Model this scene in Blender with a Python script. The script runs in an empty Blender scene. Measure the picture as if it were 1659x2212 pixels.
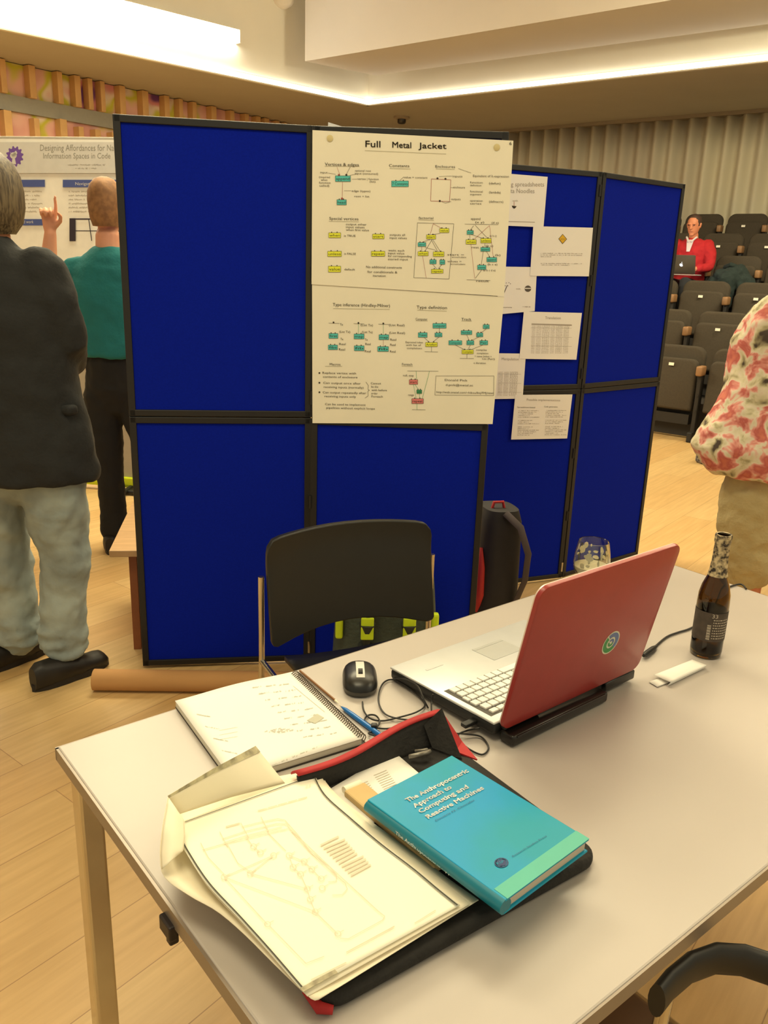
import bpy, bmesh, math, random
from mathutils import Vector, Matrix, noise
random.seed(7)
S = bpy.context.scene
COL = S.collection
PI = math.pi
# ---------------------------------------------------------------- camera, world, light, exposure
F_PX, PITCH, ROLL, EYE = 1782.0, 0.291, 0.035, 1.564
CF = Vector((0, math.cos(PITCH), -math.sin(PITCH)))
U0 = Vector((0, math.sin(PITCH), math.cos(PITCH)))
R0 = Vector((1, 0, 0))
CR = R0 * math.cos(ROLL) + U0 * math.sin(ROLL)
CU = U0 * math.cos(ROLL) - R0 * math.sin(ROLL)
CC = Vector((0, 0, EYE))
cam_d = bpy.data.cameras.new('camera')
cam = bpy.data.objects.new('camera', cam_d)
COL.objects.link(cam)
cam_d.sensor_fit = 'HORIZONTAL'
cam_d.sensor_width = 36.0
cam_d.lens = 36.0 * F_PX / 1659.0
cam_d.clip_start = 0.05
cam.matrix_world = Matrix(((CR.x, CU.x, -CF.x, CC.x), (CR.y, CU.y, -CF.y, CC.y), (CR.z, CU.z, -CF.z, CC.z), (0, 0, 0, 1)))
S.camera = cam
W = bpy.data.worlds.new('world')
S.world = W
W.use_nodes = True
W.node_tree.nodes['Background'].inputs[0].default_value = (1.0, 0.89, 0.60, 1)
W.node_tree.nodes['Background'].inputs[1].default_value = 0.60
S.view_settings.view_transform = 'Standard'
S.view_settings.look = 'None'
S.view_settings.exposure = 0.0
S.view_settings.gamma = 1.0
WARM = (1.0, 0.88, 0.57)


def area(name, loc, size, power, target=None, color=WARM):
    d = bpy.data.lights.new(name, 'AREA')
    d.shape = 'RECTANGLE'
    d.size, d.size_y = size
    d.energy = power
    d.color = color
    o = bpy.data.objects.new(name, d)
    COL.objects.link(o)
    o.location = loc
    if target is not None:
        o.rotation_euler = (Vector(target) - Vector(loc)).to_track_quat('-Z', 'Y').to_euler()
    return o


# unseen ceiling lamps of the hall, and two added lights (all above the frame)
area('unseen_light', (-1.2, 5.2, 4.3), (2.4, 1.2), 205)
area('unseen_light', (1.6, 4.4, 4.3), (2.4, 1.2), 95)
area('unseen_light', (-0.6, 0.9, 4.2), (1.6, 1.2), 62)
area('unseen_light', (4.2, 1.6, 4.2), (1.6, 1.2), 75)  # added unseen light, brightens the rear blue board and the floral blouse
area('unseen_light', (4.8, 7.3, 4.5), (2.0, 1.2), 300, (5.2, 12.5, 2.6))  # added unseen light, aimed at the curtain to brighten it
area('unseen_light', (-3.2, 8.2, 4.6), (2.0, 1.2), 210)


# ---------------------------------------------------------------- helpers
def ray(px, py):
    return CF + CR * ((px - 829.5) / F_PX) - CU * ((py - 1106) / F_PX)


def at(px, py, z):
    d = ray(px, py)
    return CC + d * ((z - EYE) / d.z)


def at_plane(px, py, P, n):
    d = ray(px, py)
    return CC + d * ((Vector(P) - CC).dot(n) / d.dot(n))


def lin(c):
    return tuple((v / 255 / 12.92 if v / 255 <= 0.04045 else ((v / 255 + 0.055) / 1.055) ** 2.4) for v in c) + (1.0,)


MATS = {}


def mat(name, rgb, rough=0.6, metal=0.0, var=0.0, scale=20.0, rgb2=None, bump=0.0, bscale=80.0, emit=0.0, sheen=0.0, coat=0.0, stretch=None, spec=None):
    if name in MATS:
        return MATS[name]
    m = bpy.data.materials.new(name)
    m.use_nodes = True
    nt = m.node_tree
    b = nt.nodes['Principled BSDF']
    c = lin(rgb)
    b.inputs['Base Color'].default_value = c
    b.inputs['Roughness'].default_value = rough
    b.inputs['Metallic'].default_value = metal
    if spec is not None:
        b.inputs['Specular IOR Level'].default_value = spec
    if sheen:
        b.inputs['Sheen Weight'].default_value = sheen
    if coat:
        b.inputs['Coat Weight'].default_value = coat
    tc = nt.nodes.new('ShaderNodeTexCoord')
    mp = nt.nodes.new('ShaderNodeMapping')
    nt.links.new(tc.outputs['Object'], mp.inputs[0])
    if stretch:
        mp.inputs['Scale'].default_value = stretch
    c2 = lin(rgb2) if rgb2 else tuple(v * (1 - (var or 0.04)) for v in c[:3]) + (1,)
    n = nt.nodes.new('ShaderNodeTexNoise')
    n.inputs['Scale'].default_value = scale
    n.inputs['Detail'].default_value = 3
    nt.links.new(mp.outputs[0], n.inputs['Vector'])
    r = nt.nodes.new('ShaderNodeValToRGB')
    r.color_ramp.elements[0].position = 0.38
    r.color_ramp.elements[1].position = 0.62
    r.color_ramp.elements[0].color = c
    r.color_ramp.elements[1].color = c2
    nt.links.new(n.outputs['Fac'], r.inputs[0])
    nt.links.new(r.outputs[0], b.inputs['Base Color'])
    if bump:
        n2 = nt.nodes.new('ShaderNodeTexNoise')
        n2.inputs['Scale'].default_value = bscale
        nt.links.new(mp.outputs[0], n2.inputs['Vector'])
        bp = nt.nodes.new('ShaderNodeBump')
        bp.inputs['Strength'].default_value = bump
        bp.inputs['Distance'].default_value = 0.01
        nt.links.new(n2.outputs['Fac'], bp.inputs['Height'])
        nt.links.new(bp.outputs[0], b.inputs['Normal'])
    if emit:
        b.inputs['Emission Color'].default_value = c
        b.inputs['Emission Strength'].default_value = emit
    MATS[name] = m
    return m


class MB:
    def __init__(self):
        self.v, self.f, self.m, self.mats = [], [], [], []

    def mi(self, m):
        if m not in self.mats:
            self.mats.append(m)
        return self.mats.index(m)

    def add(self, vs, fs, m=None, M=None):
        o = len(self.v)
        k = self.mi(m) if m else 0
        for p in vs:
            p = Vector(p)
            self.v.append(M @ p if M else p)
        for f in fs:
            self.f.append([o + i for i in f])
            self.m.append(k)

    def box(self, c, s, m=None, M=None, bev=0.0):
        bm = bmesh.new()
        bmesh.ops.create_cube(bm, size=1)
        for v in bm.verts:
            v.co = Vector((c[0] + v.co.x * s[0], c[1] + v.co.y * s[1], c[2] + v.co.z * s[2]))
        if bev:
            bmesh.ops.bevel(bm, geom=list(bm.edges), offset=bev, segments=2, affect='EDGES', profile=0.5)
        bm.verts.index_update()
        self.add([v.co.copy() for v in bm.verts], [[v.index for v in f.verts] for f in bm.faces], m, M)
        bm.free()

    def prism(self, poly, z0, z1, m=None, M=None):
        n = len(poly)
        vs = [(p[0], p[1], z0) for p in poly] + [(p[0], p[1], z1) for p in poly]
        fs = [list(range(n))[::-1], list(range(n, 2 * n))] + [[i, (i + 1) % n, n + (i + 1) % n, n + i] for i in range(n)]
        self.add(vs, fs, m, M)

    def loft(self, rings, m=None, M=None, cap=True, closed=False):
        n = len(rings[0])
        vs = [p for r in rings for p in r]
        fs = []
        for k in range(len(rings) - 1):
            for i in range(n):
                j = (i + 1) % n
                fs.append([k * n + i, k * n + j, (k + 1) * n + j, (k + 1) * n + i])
        if cap:
            fs.append(list(range(n))[::-1])
            fs.append([(len(rings) - 1) * n + i for i in range(n)])
        self.add(vs, fs, m, M)

    def tube(self, pts, r, m=None, M=None, n=8, cap=True, hint=None):
        pts = [Vector(p) for p in pts]
        rings = []
        ref = None
        for i, p in enumerate(pts):
            a = pts[max(0, i - 1)]
            b = pts[min(len(pts) - 1, i + 1)]
            t = (b - a)
            t = t.normalized() if t.length > 1e-9 else Vector((0, 0, 1))
            if ref is None:
                ref = Vector(hint) if hint is not None else Vector((1, 0, 0))
                if abs(t.dot(ref)) > .9:
                    ref = Vector((0, 1, 0)) if abs(t.y) < .9 else Vector((0, 0, 1))
            ref = (ref - t * ref.dot(t))
            ref = ref.normalized() if ref.length > 1e-6 else t.orthogonal().normalized()
            bb = t.cross(ref)
            rr = r[i] if isinstance(r, (list, tuple)) else r
            rx, ry = rr if isinstance(rr, (list, tuple)) else (rr, rr)
            rings.append([p + ref * math.cos(2 * PI * k / n) * rx + bb * math.sin(2 * PI * k / n) * ry for k in range(n)])
        self.loft(rings, m, M, cap)

    def lathe(self, prof, m=None, M=None, n=32, cap=True):
        rings = [[Vector((r * math.cos(2 * PI * k / n), r * math.sin(2 * PI * k / n), z)) for k in range(n)] for r, z in prof]
        self.loft(rings, m, M, cap)

    def ell(self, rows, m=None, M=None, n=20):
        # rows: (cx, cy, z, rx, ry [, power]) horizontal superellipse rings, with rounded ends
        rings = []
        for q in rows:
            cx, cy, z, rx, ry = q[:5]
            rings.append([Vector((cx + rx * math.cos(2 * PI * k / n), cy + ry * math.sin(2 * PI * k / n), z)) for k in range(n)])
        self.loft(rings, m, M, True)

    def grid(self, fn, nu, nv, m=None, M=None):
        vs = [fn(i / nu, j / nv) for j in range(nv + 1) for i in range(nu + 1)]
        fs = [[j * (nu + 1) + i, j * (nu + 1) + i + 1, (j + 1) * (nu + 1) + i + 1, (j + 1) * (nu + 1) + i] for j in range(nv) for i in range(nu)]
        self.add(vs, fs, m, M)

    def build(self, name, m=None, parent=None, smooth=False, solid=0.0, fix=True, bevel=0.0, solid_off=-1.0):
        me = bpy.data.meshes.new(name)
        me.from_pydata([tuple(v) for v in self.v], [], self.f)
        if m:
            me.materials.append(m)
        else:
            for q in self.mats:
                me.materials.append(q)
            for p, k in zip(me.polygons, self.m):
                p.material_index = k
        if fix:
            bm = bmesh.new()
            bm.from_mesh(me)
            bmesh.ops.recalc_face_normals(bm, faces=bm.faces)
            bm.to_mesh(me)
            bm.free()
        if smooth:
            for p in me.polygons:
                p.use_smooth = True
            me.set_sharp_from_angle(angle=math.radians(50))
        me.update()
        o = bpy.data.objects.new(name, me)
        COL.objects.link(o)
        if parent:
            o.parent = parent
        if bevel:
            q = o.modifiers.new('bevel', 'BEVEL')
            q.width = bevel
            q.segments = 2
            q.limit_method = 'ANGLE'
        if solid:
            q = o.modifiers.new('solid', 'SOLIDIFY')
            q.thickness = solid
            q.offset = solid_off
        return o


def tag(o, label, cat, group=None, kind=None):
    o['label'] = label
    o['category'] = cat
    if group:
        o['group'] = group
    if kind:
        o['kind'] = kind
    return o


def thing(name, label, cat, loc=(0, 0, 0), rz=0.0, group=None):
    o = bpy.data.objects.new(name, None)
    COL.objects.link(o)
    o.empty_display_size = 0.1
    o.location = loc
    o.rotation_euler = (0, 0, rz)
    return tag(o, label, cat, group)


def struct(o):
    o['kind'] = 'structure'
    return o


def copy_tree(o, parent=None):
    c = o.copy()
    COL.objects.link(c)
    if parent:
        c.parent = parent
    for ch in list(o.children):
        copy_tree(ch, c)
    return c


def inv(o):  # world -> local of a root with location + rz
    return (Matrix.Translation(o.location) @ Matrix.Rotation(o.rotation_euler.z, 4, 'Z')).inverted()


def rmat(rx=0, ry=0, rz=0, loc=(0, 0, 0)):
    return Matrix.Translation(loc) @ Matrix.Rotation(rz, 4, 'Z') @ Matrix.Rotation(ry, 4, 'Y') @ Matrix.Rotation(rx, 4, 'X')


def blobify(mb, name, m, parent, voxel=0.012, smooth=6, disp=0.0, dsize=0.1, dmat=None):
    o = mb.build(name, m, parent, fix=True)
    q = o.modifiers.new('union', 'REMESH')
    q.mode = 'VOXEL'
    q.voxel_size = voxel
    q.use_smooth_shade = True
    q = o.modifiers.new('relax', 'SMOOTH')
    q.iterations = smooth
    q.factor = 0.5
    if disp:
        t = bpy.data.textures.new(name + '_folds', 'CLOUDS')
        t.noise_scale = dsize
        q = o.modifiers.new('folds', 'DISPLACE')
        q.texture = t
        q.strength = disp
        q.mid_level = 0.5
    return o


GLYPH = {}


def glyphs(s):
    if s in GLYPH:
        return GLYPH[s]
    cu = bpy.data.curves.new('writing', 'FONT')
    cu.body = s
    cu.size = 1.0
    cu.resolution_u = 2
    o = bpy.data.objects.new('writing', cu)
    COL.objects.link(o)
    bpy.context.view_layer.update()
    me = o.to_mesh()
    vs = [(v.co.x, v.co.y) for v in me.vertices]
    fs = [list(p.vertices) for p in me.polygons]
    o.to_mesh_clear()
    bpy.data.objects.remove(o)
    bpy.data.curves.remove(cu)
    x0 = min(v[0] for v in vs)
    x1 = max(v[0] for v in vs)
    GLYPH[s] = ([((v[0] - x0) / max(1e-6, x1 - x0), v[1] / 0.7) for v in vs], fs)
    return GLYPH[s]


class Pen:
    """draws flat ink on a surface; (x, y) drawing units -> 3D by fn"""

    def __init__(self, fn, sx=1.0, ox=0.0, oy=0.0):
        self.fn, self.s, self.ox, self.oy = fn, sx, ox, oy
        self.mb = MB()

    def P(self, x, y, k=0):
        return self.fn(self.ox + x / self.s, self.oy + y / self.s, k)

    def text(self, s, p0, p1, hv, m, bold=0.0):
        vs, fs = glyphs(s)
        out = []
        for a, b in vs:
            out.append(self.P(p0[0] + (p1[0] - p0[0]) * a + hv[0] * b, p0[1] + (p1[1] - p0[1]) * a + hv[1] * b, 2))
        self.mb.add(out, fs, m)

    def line(self, pts, w, m, k=1):
        for a, b in zip(pts[:-1], pts[1:]):
            dx, dy = b[0] - a[0], b[1] - a[1]
            L = math.hypot(dx, dy) or 1
            nx, ny = -dy / L * w / 2, dx / L * w / 2
            n = max(1, int(L / 60))
            vs = []
            for i in range(n + 1):
                x, y = a[0] + dx * i / n, a[1] + dy * i / n
                vs += [self.P(x + nx, y + ny, k), self.P(x - nx, y - ny, k)]
            self.mb.add(vs, [[2 * i, 2 * i + 1, 2 * i + 3, 2 * i + 2] for i in range(n)], m)

    def rect(self, x0, y0, x1, y1, m, k=1):
        self.mb.add([self.P(x0, y0, k), self.P(x1, y0, k), self.P(x1, y1, k), self.P(x0, y1, k)], [[0, 1, 2, 3]], m)

    def poly(self, pts, m, k=1):
        self.mb.add([self.P(x, y, k) for x, y in pts], [list(range(len(pts)))], m)

    def disc(self, x, y, r, m, k=1, ry=None, n=14):
        ry = ry or r
        self.poly([(x + r * math.cos(2 * PI * i / n), y + ry * math.sin(2 * PI * i / n)) for i in range(n)], m, k)

    def ring(self, x, y, r, w, m, ry=None, n=14):
        ry = ry or r
        self.line([(x + r * math.cos(2 * PI * i / n), y + ry * math.sin(2 * PI * i / n)) for i in range(n + 1)], w, m)

    def scrawl(self, x0, y0, x1, h, m, w=2.2, slope=0.0):
        """a blurred word: small hand-written zigzag loops"""
        x = x0
        pts = []
        up_ = False
        while x < x1:
            pts.append((x, y0 + slope * (x - x0) - (random.uniform(.5, 1) * h if up_ else random.uniform(-.1, .25) * h)))
            up_ = not up_
            x += h * random.uniform(.22, .42)
            if random.random() < .12:
                self.line(pts, w, m)
                pts = []
                x += h * .5
        if len(pts) > 1:
            self.line(pts, w, m)

    def build(self, name, parent):
        return self.mb.build(name, None, parent, fix=False)


# ---------------------------------------------------------------- materials
M_INK = mat('ink', (55, 48, 38), .8)
M_PENCIL = mat('pencil_grey', (150, 145, 120), .8)
M_RED_INK = mat('red_ink', (165, 85, 80), .8)
M_TEAL_INK = mat('teal_marker', (88, 202, 198), .8)
M_YEL_INK = mat('yellow_marker', (236, 240, 70), .8)
M_PINK_INK = mat('pink_marker', (225, 130, 130), .8)
M_GREEN_INK = mat('green_marker', (60, 160, 110), .8)
M_CHART = mat('chart_paper', (242, 237, 218), .75, var=.03, scale=6)
M_PAPER = mat('white_paper', (240, 238, 232), .7, var=.02, scale=5)
M_CREAM = mat('cream_paper', (248, 239, 214), .7, var=.03, scale=6)
M_BLACK = mat('black_plastic', (24, 24, 24), .45, var=.1)
M_BLACKFRAME = mat('board_frame_black', (26, 25, 26), .45, var=.1)
M_CHROME = mat('chrome', (205, 200, 190), .18, 1.0)
M_SILVER = mat('silver_plastic', (200, 202, 202), .4, .2)
M_SKIN = mat('skin', (214, 150, 118), .55, var=.08, scale=12)
M_WOODL = mat('light_wood', (200, 160, 112), .5, var=.15, scale=8, stretch=(1, 12, 1))


def m_floor():
    m = bpy.data.materials.new('oak_planks')
    m.use_nodes = True
    nt = m.node_tree
    b = nt.nodes['Principled BSDF']
    tc = nt.nodes.new('ShaderNodeTexCoord')
    mp = nt.nodes.new('ShaderNodeMapping')
    mp.inputs['Rotation'].default_value = (0, 0, math.radians(-52))
    nt.links.new(tc.outputs['Object'], mp.inputs[0])
    br = nt.nodes.new('ShaderNodeTexBrick')
    br.inputs['Scale'].default_value = 1.0
    br.inputs['Brick Width'].default_value = 2.2
    br.inputs['Row Height'].default_value = 0.19
    br.inputs['Mortar Size'].default_value = 0.0014
    br.inputs['Color1'].default_value = lin((206, 168, 112))
    br.inputs['Color2'].default_value = lin((216, 184, 130))
    br.inputs['Mortar'].default_value = lin((165, 130, 85))
    nt.links.new(mp.outputs[0], br.inputs['Vector'])
    mp2 = nt.nodes.new('ShaderNodeMapping')
    mp2.inputs['Scale'].default_value = (1.2, 14, 1)
    nt.links.new(mp.outputs[0], mp2.inputs[0])
    n = nt.nodes.new('ShaderNodeTexNoise')
    n.inputs['Scale'].default_value = 3.0
    n.inputs['Detail'].default_value = 5
    nt.links.new(mp2.outputs[0], n.inputs['Vector'])
    mx = nt.nodes.new('ShaderNodeMix')
    mx.data_type = 'RGBA'
    mx.blend_type = 'MULTIPLY'
    r = nt.nodes.new('ShaderNodeValToRGB')
    r.color_ramp.elements[0].position = .3
    r.color_ramp.elements[1].position = .7
    r.color_ramp.elements[0].color = (.80, .77, .72, 1)
    r.color_ramp.elements[1].color = (1, 1, 1, 1)
    nt.links.new(n.outputs['Fac'], r.inputs[0])
    mx.inputs[0].default_value = .8
    nt.links.new(br.outputs['Color'], mx.inputs[6])
    nt.links.new(r.outputs[0], mx.inputs[7])
    nt.links.new(mx.outputs[2], b.inputs['Base Color'])
    b.inputs['Roughness'].default_value = .42
    return m


# ================================================================= SETTING
mb = MB()
mb.box((0, 6, -.05), (26, 30, .1))
struct(mb.build('floor', m_floor()))

ZC = 3.9        # lower ceiling
ZU = 5.5        # upper ceiling of the raised part
K = Vector((-.47, 14.0))                 # corner of the two light strips
dl = Vector((-math.cos(math.radians(44)), -math.sin(math.radians(44))))   # along the left strip, towards us
dr = Vector((4.64, -3.56)).normalized()  # along the right strip, towards us
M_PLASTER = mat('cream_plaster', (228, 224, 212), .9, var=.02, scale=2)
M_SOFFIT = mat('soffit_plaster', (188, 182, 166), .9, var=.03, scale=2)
M_BEAM = mat('beam_plaster', (214, 210, 204), .9, var=.02, scale=2)
LA = Vector((-5.10, 11.70))
LB = Vector((-2.17, 15.75))
dw = (LB - LA).normalized()              # along the left wall
b0 = Vector((2.81, 8.17))                # front seat row
ra = Vector((.788, -.616))               # along the rows
rn = Vector((.616, .788))                # up the tiers
CW = 5.6
cA = b0 + rn * CW - ra * 12
cB = b0 + rn * CW + ra * 9
t_ = (LA - cA)
# crossing of left wall and curtain wall
den = dw.x * ra.y - dw.y * ra.x
X = LA + dw * ((t_.y * ra.x - t_.x * ra.y) / den)
K_l = K + dl * 14
K_r = K + dr * 14
LW0 = LA - dw * 9
# lower ceiling left of the raised part, and right of it
mb = MB()
mb.prism([K, K_l, LW0 - Vector((.3, 0)), X + Vector((0, .3))], ZC, ZC + .1)
mb.prism([K, X + Vector((0, .3)), cB + rn * .2, K_r], ZC, ZC + .1)
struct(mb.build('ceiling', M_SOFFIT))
# upstand walls of the raised ceiling
nl = Vector((-dl.y, dl.x))
nr = Vector((-dr.y, dr.x))
inl = Vector((.6947, -.7193))
mb = MB()
mb.prism([K, K_l, K_l - inl * .1, K - inl * .1], ZC + .1, ZU)
struct(mb.build('wall_upstand_left', M_PLASTER))
mb = MB()
inr = Vector((-dr.y, dr.x)) * -1
if inr.dot(Vector((0, -1))) < 0:
    inr = -inr
mb.prism([K, K_r, K_r - inr * .1, K - inr * .1], ZC + .1, ZU)
struct(mb.build('wall_upstand_right', M_PLASTER))
mb = MB()
mb.prism([K - inl * .1 + Vector((0, .2)), K_l, K_l + inl * 7.0, Vector((6.5, 0.5)), K_r], ZU, ZU + .1)
struct(mb.build('ceiling_raised', M_PLASTER))
# walls
mb = MB()
mb.prism([LW0, X, X + Vector((-.2, .1)), LW0 + Vector((-.2, .1))], 0, ZC)
struct(mb.build('wall_left', mat('grey_wall', (176, 170, 160), .8, var=.03, scale=3)))
mb = MB()
mb.prism([X, cB + rn * .12, cB + rn * .3, X + rn * .3], 0, ZC)
struct(mb.build('wall_back', mat('dark_wall', (120, 112, 104), .8)))
# beam across the raised part
Bn0, Bn1 = Vector((-1.30, 12.60)), Vector((-1.30, 12.60)) + Vector((4.0, -3.18)) * 2.2
Bf0, Bf1 = Vector((-.36, 13.33)), Vector((-.22, 13.22)) + Vector((4.19, -3.10)) * 2.2
mb = MB()
mb.prism([Bn0, Bn1, Bf1, Bf0], 4.2, ZU - .01)
struct(mb.build('trim_beam', M_BEAM))

# LED strips
M_LED = mat('led_diffuser', (255, 246, 222), .5, emit=5.0)
for a_, b_, in_, lab in ((K, K_l, inl, 'long warm white light strip along the left ceiling edge'),
                         (K, K_r, inr, 'long warm white light strip along the right ceiling edge')):
    t = thing('light_strip', lab, 'light', (K.x, K.y, ZC))
    I = inv(t)
    mb = MB()
    mb.prism([a_ - in_ * .0, b_, b_ + in_ * .05, a_ + in_ * .05], ZC + .012, ZC + .075, M=I)
    mb.build('diffuser', M_LED, t)
    mb = MB()
    mb.prism([a_, b_, b_ + in_ * .06, a_ + in_ * .06], ZC - .004, ZC + .012, M=I)
    mb.build('lip', M_PLASTER, t)
# wall mounted luminaire high on the left
e0 = K + dl * 2.41
e1 = K + dl * 9.5
t = thing('linear_luminaire', 'wide glowing linear lamp high on the upper left wall', 'light', (e0.x, e0.y, 4.32))
I = inv(t)
mb = MB()
mb.prism([e0, e1, e1 + inl * .10, e0 + inl * .10], 4.33, 4.47, M=I)
mb.build('diffuser', mat('lamp_diffuser', (255, 248, 228), .5, emit=26.0), t)
mb = MB()
mb.prism([e0 - dl * .02, e0, e0 + inl * .11, e0 - dl * .02 + inl * .11], 4.32, 4.48, M=I)
mb.prism([e0, e1, e1 + inl * .11, e0 + inl * .11], 4.47, 4.48, M=I)
mb.build('housing', M_PLASTER, t)
# dome on the wall above
d0_ = at_plane(609, -6, (K.x, K.y, 4), Vector((inl.x, inl.y, 0)))
t = thing('wall_dome', 'small white dome fixture high on the wall at top edge', 'fixture', d0_ + Vector((inl.x, inl.y, 0)) * .02)
mb = MB()
mb.lathe([(.16, .05), (.17, 0), (.16, -.05), (.12, -.1), (.06, -.135), (.01, -.145)], n=24)
mb.build('dome', mat('dome_white', (225, 218, 205), .4), t, smooth=True)
mb = MB()
mb.box((-inl.x * .0, 0, .1), (.1, .1, .12), bev=.01)
mb.build('bracket', M_PLASTER, t)
# small spot on the soffit
sp = at(868, 252, ZC)
t = thing('ceiling_sensor', 'small dark round spot fitting on the low ceiling', 'fixture', (sp.x, sp.y, ZC))
mb = MB()
mb.lathe([(.13, 0), (.13, -.03), (.10, -.04)], n=24)
mb.build('rim', mat('sensor_rim', (165, 150, 130), .5), t, smooth=True)
mb = MB()
mb.lathe([(.07, -.03), (.07, -.09), (.05, -.11), (.01, -.115)], n=20)
mb.build('lens', mat('sensor_dark', (50, 45, 40), .3), t, smooth=True)


# coloured batten cladding on the left wall
def m_panels():
    m = bpy.data.materials.new('painted_panel')
    m.use_nodes = True
    nt = m.node_tree
    b = nt.nodes['Principled BSDF']
    b.inputs['Roughness'].default_value = .8
    tc = nt.nodes.new('ShaderNodeTexCoord')
    n = nt.nodes.new('ShaderNodeTexNoise')
    n.inputs['Scale'].default_value = 1.3
    n.inputs['Detail'].default_value = 2
    nt.links.new(tc.outputs['Object'], n.inputs['Vector'])
    r = nt.nodes.new('ShaderNodeValToRGB')
    r.color_ramp.interpolation = 'EASE'
    els = [(.0, (150, 90, 130)), (.36, (206, 150, 140)), (.46, (222, 175, 160)), (.52, (196, 190, 60)), (.57, (226, 205, 185)), (.64, (214, 140, 140)), (.72, (110, 60, 120))]
    e = r.color_ramp.elements
    e[0].position, e[0].color = els[0][0], lin(els[0][1])
    e[1].position, e[1].color = els[-1][0], lin(els[-1][1])
    for p, c in els[1:-1]:
        q = e.new(p)
        q.color = lin(c)
    nt.links.new(n.outputs['Fac'], r.inputs[0])
    nt.links.new(r.outputs[0], b.inputs['Base Color'])
    return m


MP = m_panels()
wn = Vector((dw.y, -dw.x))   # out of the wall, into the room
M_BATTEN = mat('batten_wood', (214, 170, 112), .6, var=.12, scale=5)
for lab, z0, z1, seed in (('upper band of coloured wall panels with upright wooden battens', 3.50, ZC - .01, 3), ('lower band of coloured wall panels with upright wooden battens, below the grey rail', 1.9, 3.31, 5)):
    t = thing('batten_cladding', lab, 'wall cladding', (LA.x, LA.y, z0), math.atan2(dw.y, dw.x))
    mb = MB()
    mb.box((2.0, -.02, (z1 - z0) / 2), (10.4, .03, z1 - z0))
    mb.build('panel', MP, t)
    rr = random.Random(seed)
    x = -1.0
    while x < 6.4:
        zo = rr.uniform(-.03, .0)
        mb = MB()
        h_ = z1 - z0 - (0 if z0 > 3 else rr.uniform(0, .06))
        mb.box((0, -.10, h_ / 2), (rr.uniform(.07, .11), .13, h_), bev=.004)
        q = mb.build('batten', M_BATTEN, t)
        q.location = (x, 0, 0)
        x += rr.choice((.2, .27, .33, .4))
mb = MB()
mb.box((2.0, -.05, 3.405), (10.4, .10, .19), M=Matrix.Translation((LA.x, LA.y, 0)) @ Matrix.Rotation(math.atan2(dw.y, dw.x), 4, 'Z'))
struct(mb.build('trim_1', mat('rail_grey', (150, 148, 138), .7)))

# curtain
M_CURT = mat('curtain_cloth', (212, 204, 180), .85, var=.25, scale=.9, rgb2=(190, 180, 160), stretch=(1, 1, .15))
mb = MB()
L_ = (cB - X).length
NP = 900


def curt(u, v):
    s = u * L_ - .0
    am = .07 + .03 * noise.noise(Vector((s * .8, 0, 3)))
    ph = s * 2 * PI / .27 + 1.6 * noise.noise(Vector((s * 1.1, 5, 0)))
    off = am * math.sin(ph) * (.75 + .25 * v) + .02 * math.sin(ph * .37)
    p = X + (cB - X).normalized() * s - rn * (.12 + off)
    return Vector((p.x, p.y, 1.35 + v * (ZC - .04 - 1.35)))


mb.grid(curt, NP, 3)
o = mb.build('curtain', M_CURT, smooth=False, solid=.004, fix=False)
for p in o.data.polygons:
    p.use_smooth = True
tag(o, 'floor-to-ceiling pleated beige curtain behind the tiered seats', 'curtain')
mb = MB()
mb.prism([X - rn * .22, cB - rn * .22, cB - rn * .02, X - rn * .02], ZC - .05, ZC - .001)
struct(mb.build('trim_2', mat('curtain_track', (150, 138, 120), .6)))

# seating tiers
M_CARPET = mat('tier_carpet', (52, 46, 40), .95, var=.1)
for k in range(1, 6):
    q0 = b0 + rn * (.9 * k - .42)
    q1 = b0 + rn * (CW + .1)
    mb = MB()
    mb.prism([q0 - ra * 2.8, q0 + ra * 2.0, q1 + ra * 2.0, q1 - ra * 2.8], .305 * (k - 1), .305 * k)
    struct(mb.build('floor_tier', M_CARPET))

# ---------------------------------------------------------------- auditorium seats
M_SEAT = mat('seat_fabric', (66, 58, 46), .9, var=.12, scale=60)
M_SHELL = mat('seat_shell', (30, 27, 24), .6)


def rounded_rect(w, h, r, top_only=False, n=6):
    pts = []
    for cx, cz, a0, rr in ((w / 2 - r, h - r, 0, r), (-w / 2 + r, h - r, PI / 2, r), (-w / 2 + .02, .02, PI, .02) if top_only else (-w / 2 + r, r, PI, r), (w / 2 - .02, .02, 1.5 * PI, .02) if top_only else (w / 2 - r, r, 1.5 * PI, r)):
        for i in range(n + 1):
            a = a0 + PI / 2 * i / n
            pts.append((cx + rr * math.cos(a), cz + rr * math.sin(a)))
    return pts


def slab(mb, outline, y0, y1, curve=0.0, M=None, m=None, edge=.02):
    """upright padded slab: outline in (x,z), between y0 (front) and y1, softened edges"""
    cx = sum(p[0] for p in outline) / len(outline)
    cz = sum(p[1] for p in outline) / len(outline)
    def ring(y, s):
        out = []
        for x, z in outline:
            dx, dz = x - cx, z - cz
            L = math.hypot(dx, dz)
            k = (L - s) / L
            xx, zz = cx + dx * k, cz + dz * k
            out.append(Vector((xx, y + curve * xx * xx, zz)))
        return out
    e = edge
    d = (y1 - y0)
    mb.loft([ring(y0, e * 1.6), ring(y0 + d * .08, e * .6), ring(y0 + d * .3, 0), ring(y1 - d * .3, 0), ring(y1 - d * .08, e * .6), ring(y1, e * 1.6)], m, M)


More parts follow.
